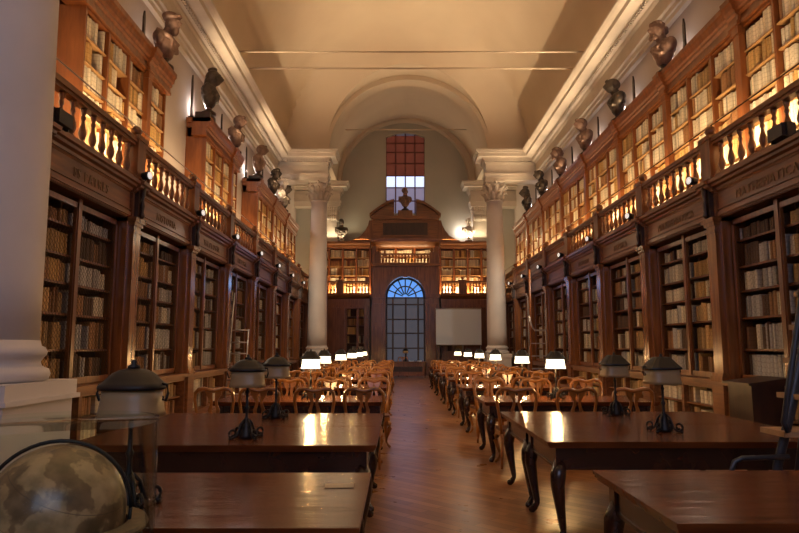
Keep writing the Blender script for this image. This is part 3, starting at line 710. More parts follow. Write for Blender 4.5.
for sx in (-1, 1):
    pts = [(1.72, 7.3), (3.0, 7.3), (2.75, 7.38), (2.45, 7.55), (2.2, 7.85), (2.05, 8.15), (1.98, 8.42), (1.72, 8.42)]
    b = MB(); b.prism([(cx + sx * a, c) for a, c in pts], lambda a, c, d: (a, d, c), 35.2, 35.5); b.build('scroll', 'wood', t)
    # half of a broken segmental pediment
    arc = []
    for i in range(11):
        a = i / 10; xx = 1.95 - a * 1.35; zz = 8.62 + .80 * math.sin(a * PI * .42) / math.sin(PI * .42)
        arc.append((xx, zz))
    poly = [(cx + sx * a, c) for a, c in arc] + [(cx + sx * .6, 8.62)]
    b = MB(); b.prism(poly, lambda a, c, d: (a, d, c), 35.15, 35.6)
    rim = [(cx + sx * a, c + .0) for a, c in arc] + [(cx + sx * a, c + .13) for a, c in reversed(arc)]
    b.prism(rim, lambda a, c, d: (a, d, c), 34.85, 35.7); b.build('pediment', 'wood_x', t)
b = MB(); b.box(cx - .4, cx + .4, 35.0, 35.6, 8.62, 8.95); b.build('pediment_block', 'wood', t)
# glass door with fanlight
d = MB()
b = MB()
for x in (cx - R, cx - .72, cx - .02, cx + .65, cx + R - .07): d.box(x, x + .09, 35.3, 35.38, 0, zs)
for z in (.0, .55, 1.4, 2.2, 2.95, 3.75, 4.12): d.box(cx - R, cx + R, 35.31, 35.37, z, z + (.2 if z < .01 else .07))
for rr, th in ((R - .0, .10), (.62, .07)):
    poly = [(cx + rr * math.cos(PI * i / N), zs + rr * math.sin(PI * i / N)) for i in range(N + 1)] + [(cx + (rr - th) * math.cos(PI * i / N), zs + (rr - th) * math.sin(PI * i / N)) for i in range(N, -1, -1)]
    d.prism(poly, lambda a, c, e: (a, e, c), 35.31, 35.37)
for i in range(1, 8):
    a = PI * i / 8; r0 = .15 if i % 2 == 0 or True else .6
    d.tube([(cx + r0 * math.cos(a), 35.34, zs + r0 * math.sin(a)), (cx + R * math.cos(a), 35.34, zs + R * math.sin(a))], .034, 6)
door = struct(d, 'door_1', 'wood_dark')
MB().box(cx - R, cx + R, 35.40, 35.42, 0, zs).build('glass_panes', 'door_pane', door)
poly = [(cx + R * math.cos(PI * i / N), zs + R * math.sin(PI * i / N)) for i in range(N + 1)]
b = MB(); b.prism(poly, lambda a, c, e: (a, e, c), 35.40, 35.42); b.build('fanlight_panes', 'fan', door)

# ------------------------------------------------------------------ place the books
def book_geom(bk):
    kind, s, face, al, z, t, h, dp = bk[:8]
    prof = [(-t / 2, .018), (-t / 4, .003), (t / 4, .003), (t / 2, .018), (t / 2, dp), (-t / 2, dp)]
    vs = []
    for zz in (0, h):
        for a, q in prof:
            vs.append((s * q, a, zz) if kind == 'S' else (a, q, zz))
    n = 6
    fs = [tuple(range(n)), tuple(range(2 * n - 1, n - 1, -1))] + [(i, (i + 1) % n, n + (i + 1) % n, n + i) for i in range(n)]
    return vs, fs
def book_pos(bk):
    return (XC + bk[1] * bk[2], bk[3], bk[4]) if bk[0] == 'S' else (bk[3], bk[2], bk[4])
def book_score(bk):
    x, y, z = book_pos(bk); px, py, d = proj(x, y, z + bk[6] / 2)
    if px < 50 or px > 795 or py < 2 or py > 415: return 0
    if bk[0] == 'S':
        if bk[2] > 5.6 and z < 5.2: return 0
        if z < .9 and not (bk[1] > 0 and y < 13): return 0
        w = bk[5] * F * abs(x) / d / d
    else: w = bk[5] * F / d
    if 115 < px < 170 and py > 362: return 0
    if px > 745 and py > 330: return 0
    return w * bk[6] * F / d
vis = []
rest = []
for bk in BOOKS:
    x, y, z = book_pos(bk); px, py, dd = proj(x, y, z + .2)
    if -120 < px < 900 and -80 < py < 520: vis.append((book_score(bk), bk))
vis.sort(key=lambda q: -q[0])
def nth(n): return f'{n}' + ('th' if 10 <= n % 100 <= 20 else {1: 'st', 2: 'nd', 3: 'rd'}.get(n % 10, 'th'))
for sc_, bk in vis[:300]:
    vs, fs = book_geom(bk); me = bpy.data.meshes.new('book'); me.from_pydata(vs, [], fs)
    bm = bmesh.new(); bm.from_mesh(me); bmesh.ops.recalc_face_normals(bm, faces=bm.faces); bm.to_mesh(me); bm.free()
    me.materials.append(BM[bk[8]]); o = bpy.data.objects.new('book', me); sc.collection.objects.link(o); o.location = book_pos(bk)
    o['label'] = f'{BK[bk[8]][0]} book, {nth(bk[10])} along {bk[11]} shelf, {bk[9]}'.replace(' from the camera', ' from camera').replace('nearest the camera', 'nearest camera')
    o['category'] = 'book'
    o['group'] = f"books in the {bk[9].split(', ')[-1]}"
bb = MB()
for _, bk in vis[300:]:
    vs, fs = book_geom(bk); p = book_pos(bk)
    bb.add([(a + p[0], c + p[1], e + p[2]) for a, c, e in vs], fs, BM[bk[8]])
o = bb.build('shelved_books'); o['kind'] = 'stuff'; o['label'] = 'thousands of old bound volumes filling the farther shelves'; o['category'] = 'books'

# ------------------------------------------------------------------ busts
def ell(b, c, r, n=14, m=8):
    vs = [(c[0], c[1], c[2] - r[2])]; fs = []
    for j in range(1, m):
        ph = -PI / 2 + PI * j / m
        for i in range(n):
            a = 2 * PI * i / n; vs.append((c[0] + r[0] * math.cos(ph) * math.cos(a), c[1] + r[1] * math.cos(ph) * math.sin(a), c[2] + r[2] * math.sin(ph)))
    vs.append((c[0], c[1], c[2] + r[2])); L = len(vs) - 1
    for i in range(n):
        k = (i + 1) % n; fs.append((0, 1 + k, 1 + i)); fs.append((L, L - n + i, L - n + k))
        for j in range(m - 2): fs.append((1 + j * n + i, 1 + j * n + k, 1 + (j + 1) * n + k, 1 + (j + 1) * n + i))
    b.add(vs, fs)
def make_bust(style, mname, socle='wood_dark'):
    """faces +X locally; 1.05 m tall"""
    t = thing('bust', 'x', 'bust', (0, 0, 0))
    b = MB(); b.lathe([(.17, 0), (.17, .05), (.14, .06), (.12, .09), (.07, .12), (.07, .15), (.09, .19), (.08, .22)], (0, 0, 0), 16); b.build('socle', socle, t)
    b = MB()
    ell(b, (0, 0, .46), (.17, .22, .26)); ell(b, (-.02, 0, .60), (.16, .30, .12)); ell(b, (-.03, 0, .50), (.15, .26, .20)); b.tube([(-.04, -.27, .66), (.12, -.16, .60), (.19, .02, .48), (.14, .18, .36)], [.05, .055, .05, .04], 8); b.tube([(-.04, -.24, .56), (.12, -.12, .50), (.17, .0, .38)], [.045, .05, .03], 8); ell(b, (.04, .10, .50), (.11, .11, .14)); ell(b, (.04, -.10, .50), (.11, .11, .14))
    ell(b, (-.01, .22, .54), (.11, .09, .15)); ell(b, (-.01, -.22, .54), (.11, .09, .15)); ell(b, (0, 0, .36), (.11, .15, .13)); ell(b, (.01, 0, .33), (.14, .18, .17)); ell(b, (.0, 0, .25), (.10, .13, .10)); ell(b, (.03, 0, .45), (.15, .22, .16))
    b.tube([(-.02, 0, .58), (.02, 0, .68), (.07, 0, .78)], [.13, .105, .095], 12)
    n0 = len(b.v)
    ell(b, (.03, 0, .88), (.115, .092, .135)); ell(b, (.065, 0, .83), (.075, .062, .085)); ell(b, (.155, 0, .868), (.03, .018, .035)); ell(b, (.12, 0, .915), (.035, .055, .018))
    ell(b, (.135, 0, .822), (.02, .035, .014)); ell(b, (.03, .095, .87), (.022, .012, .035)); ell(b, (.03, -.095, .87), (.022, .012, .035))
    rnd = random.Random(style)
    if style == 0:   # curly hair and beard
        for i in range(46):
            a = rnd.uniform(0, 2 * PI); ph = rnd.uniform(-.3, 1.5)
            if math.cos(a) > .3 and ph < .75: continue
            ell(b, (.01 + .12 * math.cos(ph) * math.cos(a), .105 * math.cos(ph) * math.sin(a), .89 + .14 * math.sin(ph)), (.036, .036, .036), 8, 5)
        for i in range(14): ell(b, (.11 + rnd.uniform(-.02, .02), rnd.uniform(-.05, .05), .78 + rnd.uniform(-.05, .02)), (.03, .03, .035), 8, 5)
    elif style == 1: # soft biretta-like cap
        ell(b, (0, 0, .975), (.13, .12, .05)); ell(b, (-.03, 0, 1.02), (.12, .11, .06)); ell(b, (.10, 0, 1.0), (.06, .07, .025)); ell(b, (.10, 0, .76), (.05, .05, .09))
    elif style == 2: # short hair, bare chest
        ell(b, (-.01, 0, .92), (.125, .102, .12)); ell(b, (.09, 0, .985), (.04, .07, .03))
    else:            # veil / helmet
        ell(b, (-.03, 0, .93), (.13, .11, .13)); ell(b, (-.09, 0, .80), (.07, .12, .16)); ell(b, (-.05, 0, 1.07), (.09, .02, .06))
    b.v = b.v[:n0] + [(.07 + p[0] * 1.25 + (p[2] - .76) * .15, p[1] * 1.25, .745 + (p[2] - .76) * 1.22) for p in b.v[n0:]]
    for q in range(5):   # folds of the drapery
        b.tube([(.10, -.16 + q * .06, .66), (.20, -.10 + q * .055, .52), (.15, -.05 + q * .03, .34)], [.02, .03, .015], 6)
    o = b.build('figure', mname, t)
    md = o.modifiers.new('r', 'REMESH'); md.mode = 'VOXEL'; md.voxel_size = .012; md.use_smooth_shade = True
    ms = o.modifiers.new('s', 'SMOOTH'); ms.iterations = 2
    bpy.context.view_layer.update()
    me = bpy.data.meshes.new_from_object(o.evaluated_get(bpy.context.evaluated_depsgraph_get())); o.modifiers.clear(); o.data = me
    me.materials.clear(); me.materials.append(M[mname])
    for p in me.polygons: p.use_smooth = True
    return t
protos = {}
SN = {0: 'curly-haired bearded', 1: 'capped', 2: 'short-haired', 3: 'veiled'}
MN = {'terra': 'reddish terracotta', 'bronze': 'dark bronze', 'marble': 'pale marble'}
def place_bust(style, mname, loc, rz, where):
    key = (style, mname); lab = f'{SN[style]} {MN[mname]} bust {where}'
    if key not in protos:
        protos[key] = make_bust(style, mname); r = protos[key]; r.scale = (1.22, 1.22, 1.15); r.location = loc; r.rotation_euler = (0, 0, rz); r['label'] = lab; r['group'] = 'busts on the bookcases'; return r
    return dup(protos[key], loc, rz, lab, 'busts on the bookcases')
UPM = None
def make_uplight():
    t = thing('uplight', 'x', 'uplight', (0, 0, 0))
    MB().box(-.07, .07, -.07, .07, 0, .03).build('foot', 'iron', t)
    b = MB(); b.prism([(-.05, .03), (.05, .03), (.045, 1.05), (0, 1.2), (-.045, 1.05)], lambda a, c, d: (d, a, c), -.02, .02); b.build('blade', 'bronze', t)
    return t
upl = make_uplight(); upl_used = False
def place_uplight(x, y, z, where, s):
    global upl_used
    lab = f'slim dark upright lamp behind the bust {where}'
    if not upl_used: upl.location = (x, y, z); upl['label'] = lab; upl['group'] = 'wall lamps behind busts'; upl_used = True
    else: dup(upl, (x, y, z), 0, lab, 'wall lamps behind busts')
    point('uplight_lamp', (x - s * .04, y + .40, z + .42), P_BUST, PINK, .03)
rb = [(1, 0, 'terra'), (2, 2, 'bronze'), (3, 2, 'terra'), (4, 0, 'terra'), (5, 2, 'bronze'), (6, 3, 'bronze')]
for k, st, mm in rb:
    wh = f'on the right upper bookcases, {ORD[k - 1]} from the camera'
    z = 7.62; u = U(1)
    MB_ = place_bust(st, mm, (u(5.62), Yk(k), z), PI + (.15 if k % 2 else -.1), wh)
    place_uplight(u(5.97), Yk(k) - .28, z, wh, 1)
lb = [(13.75, 1, 'terra', 0), (17.15, 3, 'bronze', .18), (20.1, 2, 'terra', 0), (23.5, 2, 'terra', .12), (26.4, 0, 'bronze', 0), (27.9, 1, 'marble', 0), (29.1, 2, 'bronze', 0)]
for i, (y, st, mm, lift) in enumerate(lb):
    wh = f'on the left upper bookcases, {ORD[i]} from the camera'; u = U(-1); z = 7.62
    if lift:
        tag(MB().box(u(5.50), u(5.90), y - .28, y + .28, z, z + lift).build('plinth_block', 'wood_dark', origin=(u(5.7), y, z)), f'dark block under the {ORD[i]} bust from the camera on the left', 'plinth', 'blocks under left busts'); z += lift
    place_bust(st, mm, (u(5.62), y, z), .1 if i % 2 else -.15, wh)
    place_uplight(u(5.99), y - .30, 7.62, wh, -1)
place_bust(2, 'bronze', (-3.07, 35.35, 7.27), -PI / 2, 'on the end wall bookcase left of the window')
place_bust(0, 'marble', (3.95, 35.35, 7.27), -PI / 2, 'on the end wall bookcase right of the window')
place_bust(0, 'terra', (.45, 35.1, 8.95), -PI / 2, 'crowning the pediment in front of the window')
point('end_bust_lamp', (3.6, 35.85, 7.9), 30, (1, .85, .75), .08)

# ------------------------------------------------------------------ reading tables
def leg_pts(sx, sy, top, h=0):
    # cabriole: bulges outwards at the knee, slim ankle, small foot turned out
    q = [(0, top, .050), (.035, top - .10, .062), (.045, top - .18, .055), (.02, top - .34, .040), (-.01, top - .50, .028), (-.012, .09, .024), (.015, .045, .030), (.045, .022, .034), (.055, .008, .022)]
    return [(sx * a * .75, sy * a * .75, z) for a, z, r in q], [r for a, z, r in q]
def make_table(W, D, shape=0):
    t = thing('reading_table', 'x', 'table', (0, 0, 0)); T = .78
    b = MB(); b.box(-W / 2, W / 2, -D / 2, D / 2, T - .018, T); b.box(-W / 2 + .008, W / 2 - .008, -D / 2 + .008, D / 2 - .008, T - .035, T - .018); b.box(-W / 2 + .02, W / 2 - .02, -D / 2 + .02, D / 2 - .02, T - .05, T - .035)
    b.build('tabletop', 'table', t)
    b = MB(); x, y = W / 2 - .09, D / 2 - .07
    b.box(-x, x, -y, -y + .03, T - .21, T - .05); b.box(-x, x, y - .03, y, T - .21, T - .05); b.box(-x, -x + .03, -y, y, T - .21, T - .05); b.box(x - .03, x, -y, y, T - .21, T - .05)
    b.box(-x - .008, x + .008, -y - .008, -y, T - .22, T - .20); b.box(-x - .008, -x, -y, y, T - .22, T - .20); b.box(x, x + .008, -y, y, T - .22, T - .20)
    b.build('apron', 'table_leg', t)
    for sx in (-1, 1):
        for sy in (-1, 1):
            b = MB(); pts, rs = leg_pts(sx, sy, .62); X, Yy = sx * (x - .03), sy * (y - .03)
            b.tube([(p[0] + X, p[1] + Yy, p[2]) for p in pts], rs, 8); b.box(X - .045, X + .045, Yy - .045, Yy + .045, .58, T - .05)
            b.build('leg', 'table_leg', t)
    return t
TW = 2.32
tab = make_table(TW, 1.16); tab_used = False
LXC, RXC = -.15 - TW / 2, 1.15 + TW / 2
rowsY = [9.3, 12.25, 15.2, 18.15, 21.1, 24.05]
def put_table(x, y, lab):
    global tab_used
    if not tab_used: tab.location = (x, y, 0); tab['label'] = lab; tab['group'] = 'long reading tables'; tab_used = True
    else: dup(tab, (x, y, 0), 0, lab, 'long reading tables')
put_table(LXC, 3.29, 'bare mahogany reading table in the left foreground beside the glass-cased globe')
put_table(RXC, 3.36, 'bare mahogany reading table cut by the bottom right corner')
put_table(LXC, 5.50, 'mahogany reading table carrying the first unlit lamp on the left, front of the pair')
put_table(LXC, 6.68, 'mahogany reading table on the left, rear of the pair before the chairs')
put_table(RXC, 5.68, 'mahogany reading table carrying the larger unlit lamp on the right, front of the pair')
put_table(RXC, 6.86, 'mahogany reading table on the right, rear of the pair before the chairs')
for i, y in enumerate(rowsY):
    put_table(LXC, y, f'lamp-lit reading table among chairs left of the aisle, {ORD[i]} chair row')
    put_table(RXC, y, f'lamp-lit reading table among chairs right of the aisle, {ORD[i]} chair row')
o = MB().box(-.075, .075, -.05, .05, .78, .783).build('notice_card', 'paper'); o.location = (-.30, 3.50, .0015); o.rotation_euler = (0, 0, .06)
tag(o, 'small beige notice card lying on the left foreground table corner', 'card')

# ------------------------------------------------------------------ chairs
def make_chair():
    """sitter faces +Y"""
    t = thing('dining_chair', 'x', 'chair', (0, 0, 0))
    b = MB(); poly = [(-.20, -.20), (.20, -.20), (.24, .10), (.23, .21), (.10, .24), (-.10, .24), (-.23, .21), (-.24, .10)]
    b.prism(poly, lambda a, c, d: (a, c, d), .445, .475); b.build('seat', 'seat', t)
    b = MB(); b.prism([(a * 1.03, c * 1.03) for a, c in poly], lambda a, c, d: (a, c, d), .39, .447); b.build('seat_frame', 'chair', t)
    for sx in (-1, 1):
        pts, rs = leg_pts(sx, 1, .40); b = MB()
        zz = [.40, .34, .29, .22, .15, .08, .04, .02, .008]
        b.tube([(p[0] + sx * .20, p[1] + .19, z) for p, z in zip(pts, zz)], [r * .62 for r in rs], 6); b.build('leg', 'chair', t)
        b = MB(); b.tube([(sx * .20, -.29, .008), (sx * .19, -.22, .2), (sx * .185, -.195, .42)], [.016, .019, .021], 6); b.build('leg', 'chair', t)
    # back hoop
    pts = [(-.185, -.195, .42), (-.20, -.20, .55), (-.225, -.225, .70), (-.245, -.245, .84), (-.235, -.26, .93), (-.19, -.27, .975), (-.12, -.275, .985), (-.055, -.272, .965), (0, -.272, .955)]
    pts = pts + [(-x, y, z) for x, y, z in reversed(pts[:-1])]
    b = MB(); b.tube(pts, [.021, .02, .019, .02, .022, .024, .025, .026, .028] + [.026, .025, .024, .022, .02, .019, .02, .021], 6); b.build('back_frame', 'chair', t)
    # splat: pierced vase made of two curved straps and a solid centre
    b = MB()
    spl = [(-.05, .45), (.05, .45), (.035, .52), (.03, .58), (.065, .66), (.075, .72), (.05, .78), (.045, .83), (.09, .90), (.11, .97), (-.11, .97), (-.09, .90), (-.045, .83), (-.05, .78), (-.075, .72), (-.065, .66), (-.03, .58), (-.035, .52)]
    def fn(a, c, d): return (a, -.195 - (c - .45) * .15 + d, c)
    # two halves leave a slot in the middle of the vase
    half = [(.004, .45)] + [p for p in spl if p[0] > 0] + [(.012, .97), (.018, .88), (.012, .80), (.030, .72), (.022, .64), (.006, .58)]
    b.prism(half, fn, -.007, .007); b.prism([(-a, c) for a, c in half], fn, -.007, .007); b.box(-.03, .03, -.205, -.185, .44, .60)
    b.build('splat', 'chair', t)
    return t
ch = make_chair(); ch_used = False
def put_chair(x, y, rz, lab):
    global ch_used
    if not ch_used: ch.location = (x, y, 0); ch.rotation_euler = (0, 0, rz); ch['label'] = lab; ch['group'] = 'carved chairs around reading tables'; ch_used = True
    else: dup(ch, (x, y, 0), rz, lab, 'carved chairs around reading tables')
for i, y in enumerate(rowsY):
    for side, xs in (('left', [-.40, -1.03, -1.74, -2.30]), ('right', [1.52, 2.22, 2.95])):
        for j, x in enumerate(xs):
            jx = random.uniform(-.03, .03); jr = random.uniform(-.08, .08)
            put_chair(x + jx, y - .82 + random.uniform(-.04, .04), jr, f'carved wooden chair, {ORD[j]} from aisle, near side of {ORD[i]} {side} lamp-lit table')
        for j, x in enumerate(xs[:3]):
            put_chair(x + random.uniform(-.05, .05), y + .86 + random.uniform(-.05, .05), PI + random.uniform(-.08, .08), f'carved wooden chair, {ORD[j]} from aisle, far side of {ORD[i]} {side} lamp-lit table')

# ------------------------------------------------------------------ desk lamps
def make_lamp(lit, dome):
    t = thing('table_lamp', 'x', 'lamp', (0, 0, 0))
    b = MB()
    for i in range(4):
        a = PI / 4 + i * PI / 2; dx, dy = math.cos(a), math.sin(a); pts = []
        for q in range(14):
            tt = -PI * .5 + q / 13 * 2 * PI * 1.1; rr = .034 * (1 - q / 22); pts.append((dx * (.115 + rr * math.cos(tt)), dy * (.115 + rr * math.cos(tt)), .042 + rr * math.sin(tt)))
        b.tube([(dx * .02, dy * .02, .13), (dx * .05, dy * .05, .10), (dx * .075, dy * .075, .03), (dx * .10, dy * .10, .012)] + pts, .0085, 6)
        b.tube([(dx * .03, dy * .03, .015), (dx * .06, dy * .06, .05), (dx * .04, dy * .04, .09), (dx * .02, dy * .02, .06)], .007, 6)
        b.lathe([(.004, 0), (.014, .005), (.014, .012), (.004, .02)], (dx * .135, dy * .135, 0), 8)
    b.lathe([(.05, .0), (.055, .02), (.035, .05), (.03, .09), (.022, .13)], (0, 0, 0), 12); b.v = [(p[0] * 1.2, p[1] * 1.2, p[2] * 1.15) for p in b.v]; b.build('scroll_base', 'iron', t)
    b = MB(); b.lathe([(.022, .12), (.03, .14), (.014, .17), (.014, .23), (.022, .25), (.012, .27), (.012, .36), (.018, .38), (.010, .40), (.010, .56)], (0, 0, 0), 10); b.build('stem', 'iron', t)
    # glass skirt: hollow, flaring, rounded square plan
    def ring(hw, z, n=24, pw=5.0):
        out = []
        for i in range(n):
            a = 2 * PI * i / n; c, s_ = math.cos(a), math.sin(a); r = hw / (abs(c) ** pw + abs(s_) ** pw) ** (1 / pw); out.append((r * c, r * s_, z))
        return out
    pw = 3.0 if dome else 6.0
    levels = [(.135, .555), (.140, .50), (.148, .45), (.158, .42), (.152, .42), (.134, .50), (.129, .555)]
    vs = []; fs = []; n = 24
    for hw, z in levels: vs += ring(hw, z, n, pw)
    L = len(levels)
    for j in range(L):
        for i in range(n):
            k = (i + 1) % n; j2 = (j + 1) % L; fs.append((j * n + i, j * n + k, j2 * n + k, j2 * n + i))
    b = MB(); b.add(vs, fs, None, True); b.build('shade', 'shade_lit' if lit else 'shade', t, label='glowing glass shade' if lit else 'unlit frosted glass shade')
    # metal cap
    lv = [(.150, .548), (.158, .556), (.156, .568), (.140, .58), (.122, .60), (.095, .625), (.065, .640), (.03, .648)] if dome else [(.150, .548), (.160, .555), (.158, .568), (.140, .585), (.085, .645), (.075, .655), (.07, .66)]
    vs = []; fs = []
    for hw, z in lv: vs += ring(hw, z, n, pw)
    for j in range(len(lv) - 1):
        for i in range(n):
            k = (i + 1) % n; fs.append((j * n + i, j * n + k, (j + 1) * n + k, (j + 1) * n + i))
    fs.append(tuple(range(n))); fs.append(tuple((len(lv) - 1) * n + i for i in range(n)))
    b = MB(); b.add(vs, fs, None, dome); b.lathe([(.03, .645), (.032, .66), (.012, .668), (.016, .68), (.004, .692)], (0, 0, 0), 10)
    for sx in (-1, 1):
        b.tube([(sx * .15, 0, .575), (sx * .175, 0, .57), (sx * .182, 0, .53), (sx * .17, 0, .495), (sx * .155, 0, .50), (sx * .158, 0, .515)], .007, 6)
    b.build('cap', 'iron', t)
    t.scale = (.83, .83, 1) if lit else (.9, .9, .96)
    if lit:
        l = point('bulb_light', (0, 0, .40), P_LAMP, (1, .56, .20), .05); l.parent = t
    return t
unl_l, unl_r, lit_r = make_lamp(False, True), make_lamp(False, False), make_lamp(True, False)
def put(proto, state, loc, lab, grp, rz=0):
    if not state.get(id(proto)): proto.location = loc; proto.rotation_euler = (0, 0, rz); proto['label'] = lab; proto['group'] = grp; state[id(proto)] = 1; return proto
    return dup(proto, loc, rz, lab, grp)
st_ = {}
put(unl_l, st_, (-1.22, 3.05, .78), 'unlit domed lamp on the left foreground table, partly behind the globe case', 'unlit table lamps')
put(unl_l, st_, (-1.20, 5.30, .78), 'unlit domed lamp, nearer of two on the left table pair, iron scroll foot', 'unlit table lamps')
put(unl_l, st_, (-1.24, 6.78, .78), 'unlit domed lamp, farther of two on the left table pair, iron scroll foot', 'unlit table lamps')
put(unl_r, st_, (2.30, 5.72, .78), 'unlit square lamp, nearer of two on the right table pair', 'unlit table lamps')
put(unl_r, st_, (2.33, 7.05, .78), 'unlit square lamp, farther of two on the right table pair', 'unlit table lamps')
for i, y in enumerate(rowsY):
    put(lit_r, st_, ((2.24, 2.33, 2.28, 2.28, 2.28, 2.23)[i], y, .78), f'glowing table lamp in the {ORD[i]} lit row right of the aisle', 'lit table lamps')
    put(lit_r, st_, ((-1.22, -1.36, -1.30, -1.25, -1.23, -1.22)[i], y, .78), f'glowing table lamp in the {ORD[i]} lit row left of the aisle', 'lit table lamps')

# ------------------------------------------------------------------ head desk, screen
def desk():
    x0, x1, y = -.55, 1.45, 32.6
    t = thing('desk', 'low wooden librarian desk at the end of the aisle before the glass door', 'desk', ((x0 + x1) / 2, y, 0))
    MB().box(x0, x1, y - .45, y + .35, .74, .79).build('desktop', 'wood_x', t)
    b = MB(); b.box(x0 + .05, x1 - .05, y - .38, y - .34, .10, .74); b.box(x0 + .05, x0 + .09, y - .38, y + .3, 0, .74); b.box(x1 - .09, x1 - .05, y - .38, y + .3, 0, .74); b.box(x0 + .05, x1 - .05, y - .42, y - .38, .10, .18); b.build('body', 'wood', t)
    b = MB(); b.box(x0 + .2, x1 - .2, y - .40, y - .38, .3, .55); b.build('panel', 'wood_dark', t)
desk()
put(unl_r, st_, (.42, 32.55, .79), 'small unlit lamp standing on the librarian desk at the aisle end', 'unlit table lamps')
dup(ch, (.30, 33.35, 0), PI, 'carved chair behind the librarian desk at the aisle end', 'carved chairs around reading tables')
for i, (x, lab) in enumerate(((.72, 'left'), (1.12, 'right'))):
    tag(MB().box(x - .11, x + .11, 32.4, 32.6, .79, .83).build('paper_stack', 'screen', origin=(x, 32.5, .79)), f'small white paper stack on the librarian desk, {lab} one of two', 'papers', 'papers on the desk')
t = thing('projection_screen', 'grey-white projection screen on a stand right of the glass door', 'screen', (3.2, 33.9, 0))
b = MB(); b.box(2.02, 4.38, 33.88, 33.90, 1.62, 3.46); b.build('screen_cloth', 'screen', t)
b = MB(); b.tube([(2.0, 33.9, 3.48), (4.4, 33.9, 3.48)], .035, 8); b.tube([(2.0, 33.89, 1.60), (4.4, 33.89, 1.60)], .02, 8); b.build('roller', 'alu', t)
for x in (2.06, 4.34):
    b = MB(); b.tube([(x, 33.97, 0), (x, 33.97, 3.48)], .022, 8); b.tube([(x, 33.5, .02), (x, 34.4, .02)], .02, 6); b.build('stand', 'alu', t)

# ------------------------------------------------------------------ library steps (right) and ladders
x0 = 2.50
t = thing('library_steps', 'dark steel library steps with wooden treads at the right picture edge', 'steps', (2.7, 4.5, 0))
for ox in (0, .78):
    b = MB(); b.tube([(2.48 + ox, 4.4, .02), (2.50 + ox, 4.4, .72), (2.64 + ox, 4.4, 1.16), (2.76 + ox, 4.4, 1.6), (2.86 + ox, 4.4, 2.0)], .034, 8, flat=.5); b.build('stringer', 'steel', t)
for i, (z, xx) in enumerate(((.92, 2.50), (1.155, 2.63), (1.39, 2.69), (1.62, 2.75), (1.85, 2.8))):
    MB().box(xx, xx + .75, 4.3, 4.58, z, z + .035).build('tread', 'tread', t)
for yy in (4.25,):
    b = MB(); b.tube([(2.50, yy, .96), (2.475, yy, 1.02), (2.53, yy, 1.28), (2.60, yy, 1.6), (2.655, yy, 1.85), (2.69, yy, 2.2), (2.72, yy, 2.72), (2.75, yy, 2.77), (2.86, yy, 2.78)], .019, 8)
    b.lathe([(.03, -.03), (.035, 0), (.03, .03)], (2.66, yy, 1.85), 10, axis='y'); b.build('hand_rail', 'steel', t)
b = MB(); b.tube([(2.52, 4.3, .80), (2.22, 4.3, .79), (2.17, 4.3, .77), (2.15, 4.3, .72), (2.15, 4.3, .02)], .017, 8); b.tube([(2.95, 4.15, .72), (2.44, 4.15, .72), (2.38, 4.15, .70), (2.36, 4.15, .66), (2.36, 4.15, .02)], .017, 8)
b.tube([(2.15, 4.3, .03), (3.3, 4.3, .03)], .017, 8); b.build('foot_frame', 'steel', t)
b = MB(); b.tube([(2.75, 4.8, .02), (3.0, 4.62, 1.85)], .02, 8); b.tube([(3.4, 4.8, .02), (3.5, 4.62, 1.85)], .02, 8); b.build('rear_posts', 'steel', t)
# dark lectern at the right cases
t = thing('lectern', 'dark wooden lectern against the right bookcases behind the library steps', 'lectern', (4.85, 9.1, 0))
b = MB(); b.box(4.62, 5.05, 8.6, 9.2, 0, 1.0); b.build('body', 'wood_dark', t)
b = MB(); b.prism([(4.56, 1.0), (5.12, 1.0), (5.12, 1.10), (4.56, 1.03)], lambda a, c, d: (a, d, c), 8.55, 9.25); b.build('desk_top', 'wood_dark', t)
# ladders
u = U(-1)
t = thing('ladder', 'pale metal ladder standing against the left bookcases', 'ladder', (u(4.7), 17.6, 0))
xa, xb = -4.40, -3.93
MB().tube([(xa, 16.9, 0), (xa + .02, 17.5, 2.95)], .022, 6).build('rail', 'alu', t); MB().tube([(xb, 16.9, 0), (xb, 17.3, 1.96)], .022, 6).build('rail', 'alu', t)
for z in (.3, .65, 1.0, 1.33, 1.62, 1.94): MB().tube([(xa, 16.9 + .203 * z, z), (xb, 16.9 + .203 * z, z)], .02, 6).build('rung', 'alu', t)
t = thing('ladder', 'small tubular metal steps before the far right bookcases', 'ladder', (4.5, 21.0, 0))
MB().tube([(4.30, 21.0, 0), (4.30, 21.0, 4.0)], .035, 6).build('rail', 'wood_up', t)
MB().tube([(4.24, 20.95, 2.5), (4.33, 20.95, 2.15), (4.42, 20.95, 2.03), (4.75, 20.95, 2.03), (4.78, 20.95, 1.95), (4.78, 20.95, 0)], .028, 8).build('hand_rail', 'alu', t)
for z in (.4, .8, 1.2, 1.6): MB().box(4.3, 4.78, 20.9, 21.15, z, z + .03).build('tread', 'alu', t)

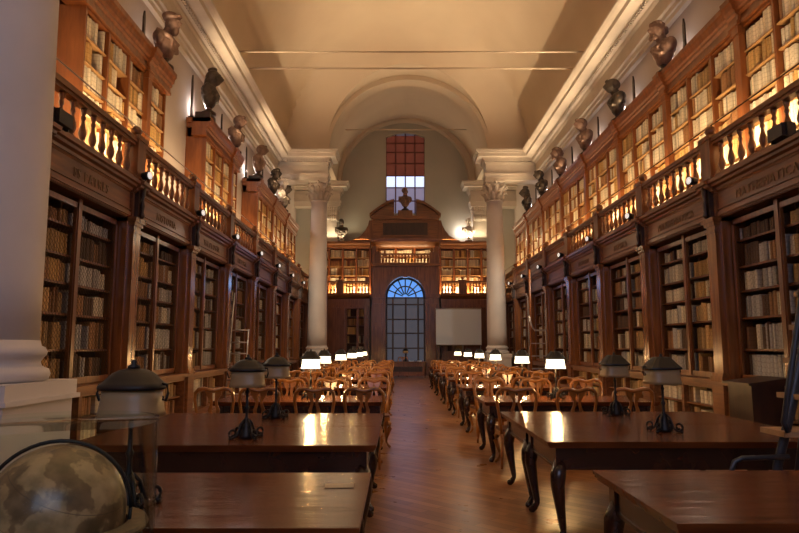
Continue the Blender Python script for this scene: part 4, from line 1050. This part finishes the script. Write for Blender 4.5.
# ------------------------------------------------------------------ globe in its glass case
gx, gy = -1.04, 2.06
t = thing('display_pedestal', 'dark wooden pedestal under the glass-cased globe', 'pedestal', (gx, gy, 0))
b = MB(); b.lathe([(.34, 0), (.34, .08), (.30, .1), (.30, .54), (.33, .57), (.33, .60)], (gx, gy, 0), 40); b.build('drum', 'wood_dark', t)
t = thing('globe', 'antique brown terrestrial globe inside the glass case, lower left corner', 'globe', (gx, gy, .6))
b = MB(); ell(b, (0, 0, 0), (.2, .2, .2), 64, 36); b.sm = [True] * len(b.f)
g = b.build('sphere', 'globe'); g.parent = t; g.location = (0, 0, .40); g.rotation_euler = (.35, .3, .6)
b = MB(); b.tube([(gx + .212 * math.cos(a) * .96, gy + .212 * math.cos(a) * .28, 1.0 + .212 * math.sin(a)) for a in [2 * PI * i / 48 for i in range(49)]], .006, 6); b.build('meridian_ring', 'iron', t)
b = MB(); n = 64; vs = []; fs = []
for r_, z in ((.207, .965), (.262, .965), (.266, .955), (.262, .945), (.207, .945)):
    for i in range(n): a = 2 * PI * i / n; vs.append((gx + r_ * math.cos(a), gy + r_ * math.sin(a), z))
for j in range(5):
    for i in range(n): k = (i + 1) % n; j2 = (j + 1) % 5; fs.append((j * n + i, j * n + k, j2 * n + k, j2 * n + i))
b.add(vs, fs); b.build('horizon_ring', noisy('horizon_paper', (.13, .08, .04), (.22, .15, .08), .45, (40, 40, 40)), t)
for i in range(4):
    a = .5 + i * PI / 2; b = MB(); b.lathe([(.018, .64), (.012, .70), (.020, .78), (.012, .84), (.018, .90), (.012, .945)], (gx + .235 * math.cos(a), gy + .235 * math.sin(a), 0), 10); b.build('leg', 'wood_dark', t)
b = MB(); b.lathe([(.25, .60), (.26, .62), (.25, .64)], (gx, gy, 0), 32); b.build('stand_base', 'wood_dark', t)
# glass cylinder with a glass lid
n = 72; Rg = .285; vs = []; fs = []
for r_, z in ((Rg, .60), (Rg, 1.265), (Rg - .006, 1.265), (Rg - .006, .60)):
    for i in range(n): a = 2 * PI * i / n; vs.append((gx + r_ * math.cos(a), gy + r_ * math.sin(a), z))
for j in range(4):
    for i in range(n): k = (i + 1) % n; j2 = (j + 1) % 4; fs.append((j * n + i, j * n + k, j2 * n + k, j2 * n + i))
t = thing('glass_case', 'clear glass cylinder with lid enclosing the antique globe', 'glass case', (gx, gy, .6))
b = MB(); b.add(vs, fs, None, True); b.build('cylinder', 'glass', t)
b = MB(); b.lathe([(Rg, 1.265), (Rg + .002, 1.270), (Rg, 1.277)], (gx, gy, 0), n); b.build('lid', 'glass', t)
